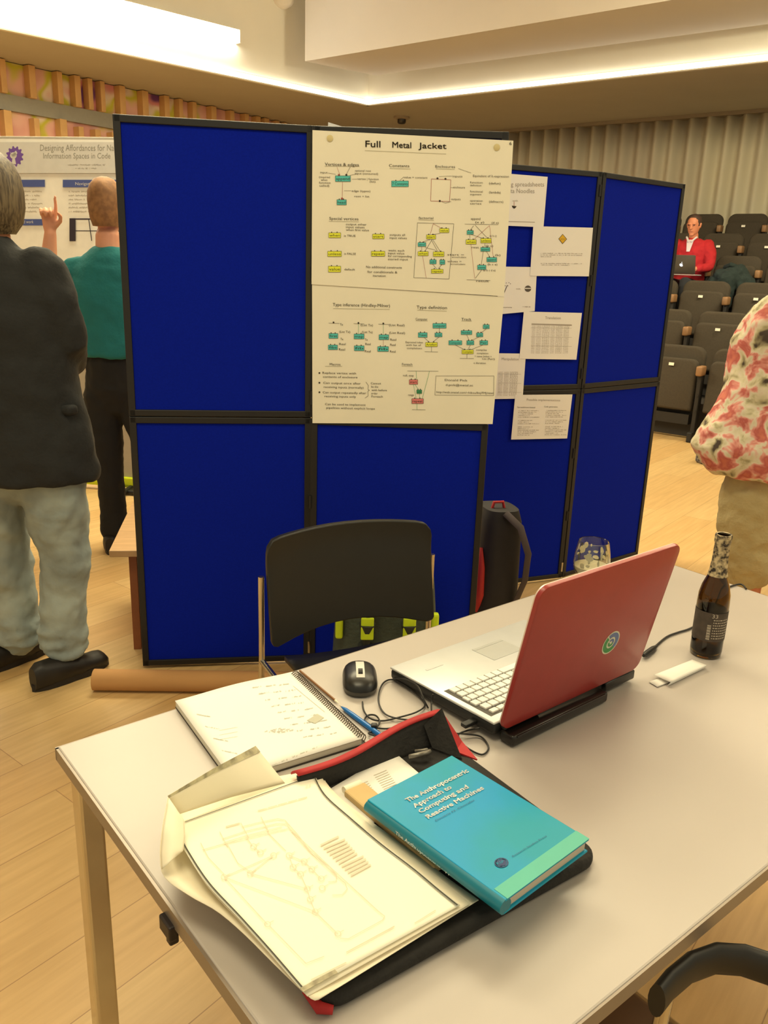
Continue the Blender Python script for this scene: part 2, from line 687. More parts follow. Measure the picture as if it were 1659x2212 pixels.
def make_seat():
    t = thing('auditorium_seat', 'x', 'seat')
    mb = MB()
    slab(mb, rounded_rect(.54, .50, .10, True), .10, .19, edge=.02)
    o = mb.build('backrest', M_SEAT, t, smooth=True)
    o.location = (0, 0, .42)
    o.rotation_euler = (-.12, 0, 0)
    mb = MB()
    slab(mb, rounded_rect(.50, .50, .07, True), -.02, .07, edge=.02)
    o = mb.build('folded_seat', M_SEAT, t, smooth=True)
    o.location = (0, 0, .29)
    o.rotation_euler = (-.10, 0, 0)
    mb = MB()
    mb.box((0, -.037, .435), (.05, .006, .028))
    mb.build('number_plate', mat('plate_white', (245, 240, 225), .5), o)
    mb = MB()
    mb.box((0, .14, .22), (.5, .05, .4))
    mb.box((0, .08, .20), (.46, .1, .1))
    mb.build('shell', M_SHELL, t)
    mb = MB()
    mb.box((.300, .02, .36), (.04, .10, .60), bev=.01)
    mb.box((.300, .05, .05), (.05, .3, .1), bev=.01)
    mb.box((.305, -.034, .45), (.018, .01, .018))
    mb.box((.305, -.034, .30), (.018, .01, .018))
    a = mb.build('arm_support', M_SHELL, t)
    mb = MB()
    mb.box((.300, -.01, .69), (.062, .14, .095), bev=.015)
    mb.build('armrest', mat('arm_wood', (150, 112, 76), .45, var=.12, scale=10), a, smooth=True)
    return t


proto = make_seat()
ang_row = math.atan2(ra.y, ra.x)
rows = [(.25, 'front'), (-.24, 'second'), (-.15, 'third'), (-.09, 'fourth'), (.01, 'fifth'), (.03 - .61 * 1, 'sixth')]
first = True
PW = .61
ordn = {0: 'first', 1: 'second', 2: 'third', 3: 'fourth', 4: 'fifth'}
seatpos = {}
for k, (arm, rname) in enumerate(rows):
    # seats whose screen position lies right of the blue boards
    c = []
    for j in range(-6, 4):
        al = arm - .305 + j * PW
        p = b0 + ra * al + rn * (.9 * k)
        q = Vector((p.x, p.y, .305 * k + .7)) - CC
        x = 829.5 + F_PX * q.dot(CR) / q.dot(CF)
        lim = (1478 - 103 * ((1106 - F_PX * q.dot(CU) / q.dot(CF)) - 397) / 803)
        if lim - 62 < x < 1705:
            c.append((al, p, x))
    c.sort(key=lambda s: s[2])
    for i, (al, p, x) in enumerate(c):
        o = proto if first else copy_tree(proto)
        first = False
        o.location = (p.x, p.y, .305 * k)
        o.rotation_euler = (0, 0, ang_row)
        if k == 0:
            pos = ['beside the edge of the blue board', 'behind the floral blouse', 'farthest right behind the floral blouse'][min(i, 2)]
        else:
            pos = ('nearest the blue board', 'next to the one nearest the blue board', 'third one from the blue board', 'fourth from the blue board')[min(i, 3)]
        o['label'] = 'dark tip-up seat in the %s row, %s' % (rname, pos)
        o['group'] = 'auditorium seats in the tiered rows'
        seatpos[(k, i)] = (al, p, x)
        if k == 3 and i == 0:     # the occupied one has its seat folded down
            o['label'] = 'dark auditorium seat occupied by the man in red'
            for ch in o.children:
                if ch.name.startswith('folded_seat'):
                    ch.location = (0, .13, .41)
                    ch.rotation_euler = (math.radians(88), 0, 0)
        elif k == 3 and i == 1:
            o['label'] = 'dark auditorium seat with the green-blue coat over it'

# ================================================================= DISPLAY BOARDS
P0, P1, P2 = Vector((-.934, 2.954, 0)), Vector((-.284, 3.053, 0)), Vector((.377, 3.040, 0))
P3, P4 = Vector((.945, 4.099, 0)), Vector((1.461, 4.507, 0))
dC = Vector((math.cos(math.radians(22)), math.sin(math.radians(22)), 0))
P2b = P3 - dC * .69
M_FELT = mat('blue_felt', (8, 30, 158), .95, var=.12, scale=150, spec=.1)
BH = 2.007


def board_set(name, label, segs):
    t = thing(name, label, 'display board', segs[0][0])
    I = inv(t)
    for A, B in segs:
        w = (B - A).length
        a = math.atan2((B - A).y, (B - A).x)
        for k in (0, 1):
            z0 = .012 + k * (BH - .012) / 2
            h = (BH - .012) / 2
            mb = MB()
            mb.box((w / 2, 0, h / 2), (w - .02, .016, h - .02))
            o = mb.build('panel', M_FELT, t)
            o.location = I @ Vector((A.x, A.y, z0))
            o.rotation_euler = (0, 0, a)
            mb = MB()
            f, g = .024, .030
            mb.box((f / 2 + .0008, 0, h / 2), (f, g, h - .002), bev=.002)
            mb.box((w - f / 2 - .0008, 0, h / 2), (f, g, h - .002), bev=.002)
            mb.box((w / 2, 0, f / 2 + .001), (w - .006, g, f), bev=.003)
            mb.box((w / 2, 0, h - f / 2 - .001), (w - .006, g, f), bev=.003)
            mb.build('panel_frame', M_BLACKFRAME, o)
    for A, B in segs[:-1]:
        for z in (.05, .33, .66, 1.06, 1.5, 1.9):
            mb = MB()
            mb.tube([(0, 0, 0), (0, 0, .05)], .006, n=8)
            h = mb.build('hinge', M_CHROME if z < .1 else M_BLACKFRAME, t)
            h.location = I @ (B + Vector((0, -.017, z)))
    return t


board_set('display_board', 'near blue folding display board in black frame, carrying the hand-drawn charts', [(P0, P1), (P1, P2)])
board_set('display_board', 'rear blue folding display board in black frame, behind on the right, carrying six small sheets', [(P2b, P3), (P3, P4)])


# ---------------------------------------------------------------- writing on sheets
def plane_pen(root, P, n, sc, ox, oy, lift=.0012):
    I = inv(root)

    def fn(x, y, k):
        p = at_plane(x, y, P + n * (lift + .0004 * k), n)
        return I @ p
    return Pen(fn, sc, ox, oy)


def flat_sheet(name, label, corners_px, P, n, m=M_CHART, th=.0006, group=None, cat='poster', ripple=0.0):
    cs = [at_plane(x, y, P, n) for x, y in corners_px]
    root = thing(name, label, cat, cs[3], 0, group)
    I = inv(root)
    mb = MB()

    def fn(u, v):
        a = cs[0].lerp(cs[1], u)
        b = cs[3].lerp(cs[2], u)
        return I @ (a.lerp(b, v))
    mb.grid(fn, 8, 8)
    o = mb.build('sheet', m, root, fix=False, solid=th, solid_off=0)
    return root


# direction towards the viewer for each board
nB = Vector(((P2 - P1).y, -(P2 - P1).x, 0)).normalized()
nCd = Vector((dC.y, -dC.x, 0))
PB = P1 + nB * .020
SC = 3.607
sheet1 = flat_sheet('chart_sheet', 'large hand-drawn chart titled Full Metal Jacket at the top of the near blue board',
                    [(675, 281), (1109, 304), (1089, 640), (673, 614)], PB + nB * .003, nB, group='hand-drawn charts on the near blue board')
pen = plane_pen(sheet1, PB + nB * .003, nB, SC, 660, 260)
T = pen.text


def ul(x0, y0, x1, y1):
    pen.line([(x0, y0), (x1, y1)], 2.4, M_PENCIL)


def box(x, y, w, h, m, s=None):
    pen.rect(x, y, x + w, y + h, m)
    pen.line([(x, y), (x + w, y), (x + w, y + h), (x, y + h), (x, y)], 2.2, M_INK, 2)
    for q in (.25, .7):
        pen.disc(x + w * q, y - 5, 4, M_INK)
    if s:
        pen.text(s, (x + 6, y + h * .75), (x + w - 6, y + h * .75), (0, -h * .5), M_INK)


def word(s, x0, y, x1, h=16, m=None, sl=.02):
    pen.text(s, (x0, y), (x1, y + (x1 - x0) * sl), (0, -h), m or M_INK)


def bold(s, x0, y, x1, h, sl):
    for d in ((0, 0), (1.6, 0), (0, 1.6), (1.6, 1.6)):
        pen.text(s, (x0 + d[0], y + d[1]), (x1 + d[0], y + d[1] + (x1 - x0) * sl), (0, -h), M_INK)


bold('Full', 466, 206, 582, 50, .03)
bold('Metal', 676, 211, 822, 46, .03)
bold('Jacket', 880, 216, 1096, 44, .02)
ul(462, 235, 1095, 262)
word('Vertices & edges', 150, 352, 415, 24)
ul(150, 357, 420, 358)
word('Constants', 650, 362, 808, 22)
ul(655, 374, 818, 379)
word('Enclosures', 1012, 368, 1165, 20)
ul(1015, 378, 1162, 382)
pen.line([(1190, 375), (1290, 410)], 2, M_INK)
box(232, 432, 118, 44, M_TEAL_INK, 'append')
pen.line([(245, 365), (268, 425)], 2, M_RED_INK)
pen.line([(350, 360), (315, 425)], 2, M_INK)
pen.line([(288, 480), (285, 610)], 2.4, M_RED_INK)
pen.disc(260, 425, 8, M_RED_INK)
pen.disc(318, 425, 8, M_INK)
pen.disc(284, 610, 9, M_RED_INK)
box(244, 618, 74, 40, M_TEAL_INK, 'head')
for s, x0, y, x1 in (('input', 115, 412, 172), ('(required', 105, 448, 190), ('when', 120, 470, 170), ('function', 105, 492, 195), ('called)', 108, 515, 185), ('optional root', 385, 398, 510), ('input (consumed)', 385, 420, 565), ('vertex | function', 405, 462, 570), ('(list)', 500, 484, 545), ('edge (types)', 360, 556, 505), ('root + list', 380, 598, 498), ('value = constant', 765, 450, 950), ('inputs', 1145, 442, 1222), ('enclosure', 1150, 528, 1242), ('outputs', 1135, 620, 1208)):
    word(s, x0, y, x1, 15)
for a in (((400, 418), (345, 428)), ((405, 458), (362, 458)), ((355, 548), (300, 548)), ((175, 410), (235, 420)), ((765, 440), (735, 468)), ((1140, 434), (1040, 438)), ((1150, 524), (1132, 524))):
    pen.line(list(a), 2, M_INK)
box(670, 472, 132, 44, M_TEAL_INK, '7 Constants')
pen.line([(980, 456), (1132, 462), (1122, 632), (975, 628), (980, 456)], 3, M_RED_INK)
for x, y in ((1028, 452), (1090, 456), (1046, 628)):
    pen.disc(x, y, 8, M_INK)
pen.line([(1060, 632), (1090, 645), (1135, 632)], 2, M_INK)
word('Equivalent of \u03bb-expression', 1305, 440, 1585, 17)
for s, s2, y in (('function', '(defun)', 490), ('functional', '(lambda)', 560), ('operation', '(defmacro)', 632)):
    word(s, 1282, y, 1380, 15)
    word('definition' if y < 500 else 'argument' if y < 600 else 'series', 1282, y + 22, 1370, 14)
    word(s2, 1430, y + 8, 1520 + (20 if y > 600 else 0), 17)
word('Special vertices', 185, 774, 412, 22)
ul(180, 786, 415, 790)
for s, x0, y, x1 in (('output other', 315, 816, 475), ('input values', 315, 838, 460), ('when first value', 315, 860, 495), ('is TRUE', 300, 906, 390), ('is FALSE', 302, 1046, 392), ('default', 302, 1168, 385), ('outputs all', 655, 898, 775), ('input values', 655, 922, 790), ('waits each', 645, 1020, 770), ('input value', 642, 1042, 770), ('for corresponding', 642, 1064, 828), ('stored input', 642, 1088, 798)):
    word(s, x0, y, x1, 16)
bx = [(180, 876, 94, 38, 'when'), (172, 1020, 108, 40, 'unless'), (178, 1136, 96, 46, 'value'), (522, 886, 90, 36, 'start'), (512, 1020, 106, 38, 'repeat')]
for x, y, w, h, s in bx:
    box(x, y, w, h, M_YEL_INK, s)
word('No additional constructs', 472, 1150, 750, 18)
word('for conditionals &', 482, 1188, 715, 18)
word('iteration', 525, 1218, 625, 18)
word('factorial', 882, 768, 995, 18)
ul(880, 774, 1000, 780)
pen.line([(872, 798), (1155, 806), (1118, 1236), (843, 1226), (872, 798)], 2.4, M_INK)
for a in (((995, 805), (972, 885)), ((995, 805), (1060, 840)), ((970, 930), (905, 950)), ((985, 930), (930, 1020)), ((980, 930), (1030, 1022)), ((992, 930), (1050, 1022)), ((905, 985), (905, 1020)), ((912, 1055), (940, 1228)), ((1050, 880), (985, 890)), ((990, 1120), (1020, 1155)), ((1065, 1120), (1035, 1155)), ((930, 990), (1010, 1010))):
    pen.line(list(a), 2.2, M_RED_INK if a[0][0] in (995, 912) else M_INK)
for x, y, w, h, m, s in ((1045, 842, 72, 32, M_YEL_INK, 'value'), (942, 892, 72, 32, M_YEL_INK, 'start'), (876, 952, 62, 30, M_TEAL_INK, 'zero?'), (876, 1022, 80, 32, M_YEL_INK, 'when'), (995, 1024, 84, 36, M_YEL_INK, 'unless'), (968, 1086, 50, 32, M_TEAL_INK, 'sub1'), (1046, 1088, 40, 34, M_TEAL_INK, 'mul'), (980, 1160, 92, 30, M_YEL_INK, 'repeat')):
    box(x, y, w, h, m, s)
word('start =', 1105, 1052, 1235, 14)
word('accumulate', 1140, 1070, 1252, 12)
word('values =', 1105, 1104, 1215, 14)
word('accumulate', 1130, 1124, 1245, 12)
word('append', 1288, 774, 1362, 18)
pen.line([(1240, 808), (1500, 812)], 2.2, M_INK)
for a in (((1310, 820), (1280, 860)), ((1320, 815), (1420, 920)), ((1432, 820), (1310, 930)), ((1434, 820), (1462, 1060)), ((1280, 890), (1280, 930)), ((1288, 965), (1318, 1232)), ((1398, 960), (1398, 990)), ((1385, 1022), (1368, 1130)), ((1410, 1022), (1440, 1070)), ((1375, 1160), (1322, 1232)), ((1280, 885), (1385, 920))):
    pen.line(list(a), 2.2, M_RED_INK if a[0][0] in (1288, 1434, 1432) else M_INK)
pen.line([(1255, 1242), (1440, 1248)], 2.2, M_INK)
for x, y, w, h, m, s in ((1258, 858, 50, 30, M_TEAL_INK, 'null'), (1250, 930, 80, 34, M_YEL_INK, 'when'), (1365, 920, 82, 34, M_YEL_INK, 'unless'), (1365, 990, 72, 30, M_TEAL_INK, 'append'), (1412, 1068, 78, 34, M_TEAL_INK, 'append'), (1340, 1128, 66, 34, M_TEAL_INK, 'cons')):
    box(x, y, w, h, m, s)
for s, x0, y, x1 in (('(x y)', 1322, 800, 1392), ('(d e)', 1450, 804, 1505), ('(x b c)', 1435, 906, 1488), ('(b c)', 1405, 984, 1462), ('(b)', 1478, 1056, 1518), ('(b c e)', 1420, 1128, 1495), ('(a b c d e)', 1385, 1174, 1480), ('result', 1330, 1258, 1428), ('rest', 1295, 996, 1350)):
    word(s, x0, y, x1, 15)
word('6', 1588, 192, 1606, 26)
pen.build('drawing', sheet1)
for s_, pts, P_, k_ in ((sheet1, ((190, 140), (1490, 210)), (660, 260), 1),):
    for x, y in pts:
        mb = MB()
        c = at_plane(P_[0] + x / SC, P_[1] + y / SC, PB + nB * .005, nB)
        I = inv(s_)
        mb.lathe([(.011, 0), (.008, .0012), (.002, .0018)], M=I @ Matrix.Translation(c) @ Matrix.Rotation(PI / 2, 4, 'X'), n=14)
        mb.build('putty_dab', mat('putty_yellow', (214, 200, 150), .8), s_, smooth=True)

sheet2 = flat_sheet('chart_sheet', 'large hand-drawn chart on type inference, below the titled chart',
                    [(674, 614), (1089, 641), (1064, 916), (675, 914)], PB, nB, group='hand-drawn charts on the near blue board')
pen = plane_pen(sheet2, PB, nB, SC, 660, 600)
word('Type inference (Hindley-Milner)', 212, 220, 658, 24)
ul(215, 240, 655, 246)
word('Type definition', 865, 240, 1102, 24)
ul(870, 252, 1100, 260)
for x, y, w, h, s in ((182, 434, 70, 38, 'first'), (378, 438, 78, 38, 'map'), (572, 444, 76, 38, 'map'), (177, 524, 72, 36, 'fibs'), (380, 530, 76, 38, 'fib'), (562, 536, 84, 38, 'fib')):
    box(x, y, w, h, M_TEAL_INK, s)
for x, y in ((218, 348), (412, 352), (606, 356)):
    pen.line([(x - 38, y + 5), (x + 45, y + 8)], 2.2, M_INK)
    pen.disc(x, y, 7, M_INK)
    if x > 300:
        pen.line([(x, y + 8), (x, y + 80)], 2.2, M_GREEN_INK)
        if x > 500:
            pen.line([(x, y + 125), (x, y + 178)], 2.2, M_RED_INK)
for s, x0, y, x1 in (('T\u2093', 268, 372, 292), ('(List T\u2093)', 262, 428, 348), ('T\u2093', 272, 486, 294), ('Real', 262, 524, 312), ('Real', 260, 566, 308), ('(List T\u2093)', 430, 376, 525), ('(List T\u2093)', 440, 430, 522), ('T\u2093', 462, 490, 484), ('Real', 466, 524, 508), ('Real', 462, 580, 508), ('(List Real)', 650, 376, 772), ('(List Real)', 652, 436, 775), ('Real', 660, 490, 706), ('Real', 660, 530, 702), ('Real', 658, 582, 702)):
    word(s.replace('\u2093', 'x'), x0, y, x1, 17)
word('Computer', 858, 330, 950, 18)
ul(858, 334, 952, 336)
word('Track', 1215, 332, 1292, 20)
ul(1215, 336, 1294, 338)
for x, y, w, h, m, s in ((992, 356, 104, 36, M_TEAL_INK, 'computer'), (878, 428, 70, 36, M_TEAL_INK, 'Token'), (1008, 430, 56, 30, M_TEAL_INK, 'List'), (935, 504, 92, 32, M_YEL_INK, 'Artefact'), (1212, 412, 84, 30, M_TEAL_INK, 'Number'), (1384, 366, 48, 30, M_TEAL_INK, 'Type'), (1332, 430, 50, 30, M_TEAL_INK, 'List'), (1116, 490, 102, 32, M_TEAL_INK, 'Composer'), (1256, 490, 56, 32, M_TEAL_INK, 'List'), (1358, 490, 62, 32, M_TEAL_INK, 'Pair'), (1218, 562, 90, 30, M_YEL_INK, 'Complex')):
    box(x, y, w, h, m, s)
for a in (((1044, 394), (1040, 428)), ((925, 466), (965, 502)), ((1040, 462), (990, 502)), ((981, 538), (981, 576)), ((1408, 398), (1370, 428)), ((1256, 444), (1275, 488)), ((1350, 462), (1295, 488)), ((1168, 524), (1240, 560)), ((1285, 524), (1265, 560)), ((1380, 524), (1290, 560)), ((1258, 594), (1258, 628))):
    pen.line(list(a), 2.2, M_INK)
pen.line([(928, 576), (1032, 578)], 2.2, M_INK)
pen.line([(1202, 628), (1312, 630)], 2.2, M_INK)
for s, x0, y, x1 in (('Expressed token', 780, 508, 915), ('with list of', 782, 530, 900), ('completions', 790, 554, 908), ('compiles', 1330, 568, 1412), ('completion', 1335, 594, 1425), ('= name (token +', 1318, 618, 1450), ('List (Pair))', 1378, 638, 1475), ('a duration', 1310, 670, 1405)):
    word(s, x0, y, x1, 14)
word('Macros', 188, 682, 272, 18)
ul(152, 690, 286, 690)
word('Foreach', 752, 682, 832, 18)
ul(750, 688, 836, 690)
for y in (742, 818, 892):
    pen.disc(108, y, 7, M_INK)
for s, x0, y, x1 in (('Replace vertex with', 132, 748, 394), ('contents of enclosure', 136, 778, 405), ('Can output once after', 138, 826, 430), ('receiving inputs (normally)', 142, 858, 452), ('Can output repeatedly after', 134, 900, 472), ('receiving inputs only', 148, 930, 392), ('Can be used to implement', 152, 992, 468), ('pipelines without explicit loops', 162, 1020, 540), ('Cannot', 508, 830, 588), ('be the', 512, 856, 566), ('with before', 514, 882, 634), ('order', 512, 908, 562), ('Foreach', 514, 932, 602), ('null, step', 760, 768, 842), ('range', 800, 920, 844), ('Donald Pick', 1085, 804, 1262), ('d.pick@metal.ac', 1092, 842, 1305), ('http://web.onetel.com/~hibou/fmj/FMJ.html', 1020, 898, 1462)):
    word(s, x0, y, x1, 16)
pen.line([(470, 812), (490, 840), (486, 870), (498, 876), (486, 884), (488, 920), (462, 938)], 2.4, M_INK)
pen.line([(792, 726), (1035, 728)], 2.2, M_INK)
for a in (((862, 726), (866, 795)), ((966, 728), (910, 940)), ((840, 830), (862, 940)), ((850, 828), (880, 870)), ((888, 902), (888, 940)), ((868, 982), (868, 1028))):
    pen.line(list(a), 2.2, M_GREEN_INK)
pen.line([(830, 1028), (935, 1030)], 2.2, M_INK)
for x, y, w, h, m, s in ((808, 794, 66, 36, M_PINK_INK, 'start'), (866, 874, 40, 28, M_GREEN_INK, 'add'), (828, 942, 90, 38, M_PINK_INK, 'repeat')):
    box(x, y, w, h, m, s)
pen.line([(1016, 765), (1468, 765), (1466, 918), (1008, 914), (1016, 765)], 2.2, M_INK)
pen.build('drawing', sheet2)

# six small sheets on the rear board
PC = P3 + nCd * .019
M_GREYTXT = mat('grey_print', (168, 160, 150), .8)
M_DARKTXT = mat('dark_print', (90, 84, 76), .8)
small = [
    ('white printed sheet about spreadsheets and Data Noodles, topmost on the rear board', [(1046, 371), (1183, 382), (1174, 491), (1036, 485)], 3, 'noodles'),
    ('white printed sheet with a yellow diamond sign on the rear board', [(1152, 488.5), (1281, 492), (1272, 597), (1145, 596)], 5, 'diamond'),
    ('white printed sheet with a round dark emblem on the rear board', [(1030, 575), (1160, 577), (1155, 672), (1022, 684)], 3, 'emblem'),
    ('white printed sheet with a wide grey table filling it, on the rear board', [(1131.5, 673), (1257, 676), (1245, 777), (1122, 775)], 5, 'table'),
    ('white printed sheet with a grey table, half hidden behind the lower chart', [(1010, 762), (1136, 764), (1129, 861), (1002, 863)], 3, 'table2'),
    ('white printed sheet with two text columns, lowest on the rear board', [(1113, 853), (1236.5, 852), (1225, 947), (1104, 949.5)], 5, 'columns'),
]
for lab, cs, off, kind in small:
    PP = PC + nCd * (.001 * off)
    s = flat_sheet('printed_sheet', lab, cs, PP, nCd, M_PAPER, .0005, 'small printed sheets on the rear blue board', 'paper')
    pen = plane_pen(s, PP, nCd, 3.568, 1060, 340, .0006)
    if kind == 'noodles':
        word('Programming spreadsheets', -55 + 0, 222, 412, 34, M_GREYTXT, .005)
        word('with Data Noodles', 20, 272, 338, 34, M_GREYTXT, .01)
        pen.poly([(162, 372), (200, 376), (192, 388), (180, 396), (168, 386)], M_INK)
        pen.line([(180, 340), (180, 374)], 3, M_RED_INK)
        word('with', 168, 340, 210, 14, M_GREYTXT)
        pen.line([(20, 490), (340, 500)], 5, M_GREYTXT)
    elif kind == 'diamond':
        pen.poly([(555, 590), (588, 630), (554, 668), (522, 628)], M_INK, 1)
        pen.poly([(555, 595), (583, 630), (554, 662), (527, 628)], mat('sign_yellow', (225, 180, 40), .7), 2)
        word('WORK', 535, 638, 575, 14, M_DARKTXT)
        for y in (742, 755, 768):
            pen.scrawl(385, y, 708 if y < 760 else 470, 7, M_GREYTXT, 1.8, .01)
        pen.scrawl(385, 820, 705, 7, M_GREYTXT, 1.8, .01)
        pen.scrawl(385, 832, 610, 7, M_GREYTXT, 1.8, .01)
    elif kind == 'emblem':
        pen.disc(287, 1012, 25, M_DARKTXT)
        pen.rect(264, 1006, 310, 1013, M_PAPER, 2)
        word('with', 195, 1018, 230, 12, M_GREYTXT)
        pen.line([(97, 1060), (128, 985)], 5, M_INK)
        pen.ring(70, 1036, 17, 2.5, M_GREYTXT)
        word('9', 63, 1044, 76, 16, M_GREYTXT)
        for x, y in ((112, 990), (120, 968), (133, 990), (140, 966), (152, 974)):
            pen.disc(x, y, 3, M_INK)
        pen.scrawl(92, 1160, 165, 8, M_GREYTXT, 2)
        pen.scrawl(246, 1155, 315, 8, M_GREYTXT, 2)
    elif kind in ('table', 'table2'):
        x0, x1, y0, y1, tt = (315, 625, 1285, 1515, 'Translation') if kind == 'table' else (60, 235, 1640, 1840, 'Manipulation')
        word(tt, 420 if kind == 'table' else 85, 1245 if kind == 'table' else 1562, 540 if kind == 'table' else 215, 20, M_GREYTXT)
        if kind == 'table':
            pen.line([(x0, y0), (x1, y0 + 8)], 10, M_GREYTXT)
        ny = 18
        for i in range(ny):
            y = y0 + 12 + (y1 - y0 - 12) * i / ny
            xs = (x0 + 5, x0 + 40, x0 + 85, x0 + 150, x0 + 190, x0 + 250, x1 - 10) if kind == 'table' else (x0, x0 + 45, x0 + 90, x0 + 160)
            for a_, b_ in zip(xs[:-1], xs[1:]):
                word('%d' % random.randint(1000, 9999), a_ - i * .6, y + 7, b_ - 10 - i * .6, 6.5, M_GREYTXT, 0)
        for i in (2, 7, 12):
            pen.line([(x0 - 5, y0 + 14 * i), (x1, y0 + 14 * i + 4)], 1.5, M_GREYTXT)
    else:
        word('Possible implementations', 278, 1875, 535, 17, M_GREYTXT)
        word('Spreadsheet-based', 205, 1930, 342, 11, M_DARKTXT)
        word('Code generation', 412, 1926, 515, 11, M_DARKTXT)
        for i in range(16):
            y = 1955 + i * 12.5
            if i in (5, 9):
                continue
            pen.scrawl(212 - i * .4, y, 375 - (i % 4) * 25, 6, M_GREYTXT, 1.8)
            pen.scrawl(424 - i * .5, y - 2, 585 - (i % 3) * 28, 6, M_GREYTXT, 1.8)
    pen.build('print', s)

# small white card poking up behind the near board
c1 = at_plane(709, 264, (0, 3.11, 0), Vector((0, -1, 0)))
t = MB()
t.add([c1, at_plane(752, 277.5, (0, 3.11, 0), Vector((0, -1, 0))), at_plane(752, 350, (0, 3.11, 0), Vector((0, -1, 0))), at_plane(705, 350, (0, 3.11, 0), Vector((0, -1, 0)))], [[0, 1, 2, 3]])
o = t.build('card', M_PAPER, solid=.001)
tag(o, 'white card corner sticking up behind the near blue board', 'card')

# ================================================================= RESEARCH POSTER ON THE LEFT
YP = 5.55
pn = Vector((math.sin(math.radians(-10)), -math.cos(math.radians(-10)), 0)).normalized()
PP = Vector((-2.1, YP, 0))
pd = Vector((-pn.y, pn.x, 0)) * 1
if pd.x < 0:
    pd = -pd
stand = thing('poster_stand', 'grey exhibition board with lime green foot rail behind the man in teal', 'stand', PP, math.atan2(pd.y, pd.x))
mb = MB()
mb.box((-.35, .03, 1.18), (1.75, .03, 2.16), bev=.004)
mb.build('board', mat('stand_grey', (168, 160, 148), .7), stand)
mb = MB()
mb.box((-.35, .02, .075), (1.75, .07, .055), bev=.006)
mb.box((-.35, .02, .045), (1.70, .05, .03), bev=.006)
mb.build('foot_rail', mat('lime_plastic', (205, 220, 20), .4), stand)
for x in (-1.0, .36):
    mb = MB()
    mb.tube([(x, -.22, .012), (x, -.12, .03), (x, .02, .04), (x, .2, .03), (x, .28, .012)], .016, n=8)
    mb.box((x + .0, -.06, .022), (.2, .06, .03), bev=.01)
    mb.build('foot', M_BLACK, stand, smooth=True)
cs = [at_plane(x, y, PP, pn) for x, y in ((-150, 299), (300, 302.5))]
zt = cs[1].z
xl = (cs[0] - PP).dot(pd)
poster = thing('research_poster', 'white research poster with grey header and purple gear, behind the two men', 'poster', PP, math.atan2(pd.y, pd.x))
mb = MB()
mb.box(((xl + .5) / 2 - .1, .005, (zt + 1.25) / 2), (.5 - xl, .004, zt - 1.25))
mb.build('sheet', mat('poster_paper', (238, 234, 226), .5), poster)
pen = plane_pen(poster, PP, pn, 2.767, 0, 260, .004)
MH = mat('header_grey', (205, 203, 200), .6)
MBL = mat('heading_blue', (70, 85, 150), .6)
pen.poly([(-400, 130), (780, 130), (780, 315), (-400, 315)], MH, 1)
word('Designing Affordances for Navigating', 240, 182, 792, 38, mat('title_grey', (140, 138, 130), .7), 0)
word('Information Spaces in Code', 258, 228, 660, 34, MATS['title_grey'], 0)
pen.scrawl(405, 272, 630, 12, M_GREYTXT, 2.4)
pen.scrawl(450, 292, 580, 10, M_GREYTXT, 2.2)
MPU = mat('gear_purple', (110, 75, 160), .6)
pts = []
for i in range(48):
    r_ = 62 if (i // 2) % 2 else 50
    pts.append((88 + r_ * math.cos(2 * PI * i / 48) * .85, 215 + r_ * math.sin(2 * PI * i / 48)))
pen.poly(pts, MPU, 2)
pen.disc(80, 210, 20, MH, 3)
pen.poly([(60, 185), (72, 205), (95, 180), (104, 195), (88, 222), (96, 262), (70, 262), (74, 225)], MH, 3)
for x0, y0, x1, y1, s in ((-120, 355, 268, 398, ''), (375, 355, 760, 400, 'Navigation'), (-100, 590, 265, 628, 'Related work')):
    pen.rect(x0, y0, x1, y1, MBL, 1)
    if s:
        word(s, 450 if x0 > 0 else 90, y1 - 13, 570 if x0 > 0 else 200, 18, MH, 0)
for i in range(6):
    pen.scrawl(410, 430 + i * 24, 650, 11, M_GREYTXT, 2.4)
    pen.scrawl(20, 430 + i * 24, 255 - (i % 3) * 18, 11, M_GREYTXT, 2.4)
MDK = mat('figure_dark', (45, 35, 50), .6)
pen.rect(415, 585, 452, 722, MDK)
pen.line([(452, 590), (760, 590)], 8, MDK)
pen.line([(452, 660), (760, 662)], 5, MDK)
pen.line([(530, 590), (548, 720)], 5, MDK)
pen.build('print', poster)

# ================================================================= FLOOR ITEMS
# cardboard tube
ta, tb = at(203, 1468, .04), at(660, 1474, .04)
t = thing('cardboard_tube', 'long brown cardboard poster tube lying on the floor by the blue board', 'tube', (ta.x, ta.y, 0))
I = inv(t)
mb = MB()
mb.tube([ta, ta.lerp(tb, .5), tb], .040, M=I, n=28, cap=False)
mb.tube([tb, ta.lerp(tb, .5), ta], .037, M=I, n=28, cap=False)
mb.build('tube_wall', mat('cardboard', (190, 142, 88), .8, var=.08, scale=6), t, smooth=True, fix=False)
mb = MB()
dd = (tb - ta).normalized()
mb.tube([ta + dd * .004, ta + dd * .012], .0385, M=I, n=28)
mb.build('end_cap', mat('cap_card', (170, 125, 80), .8), t)

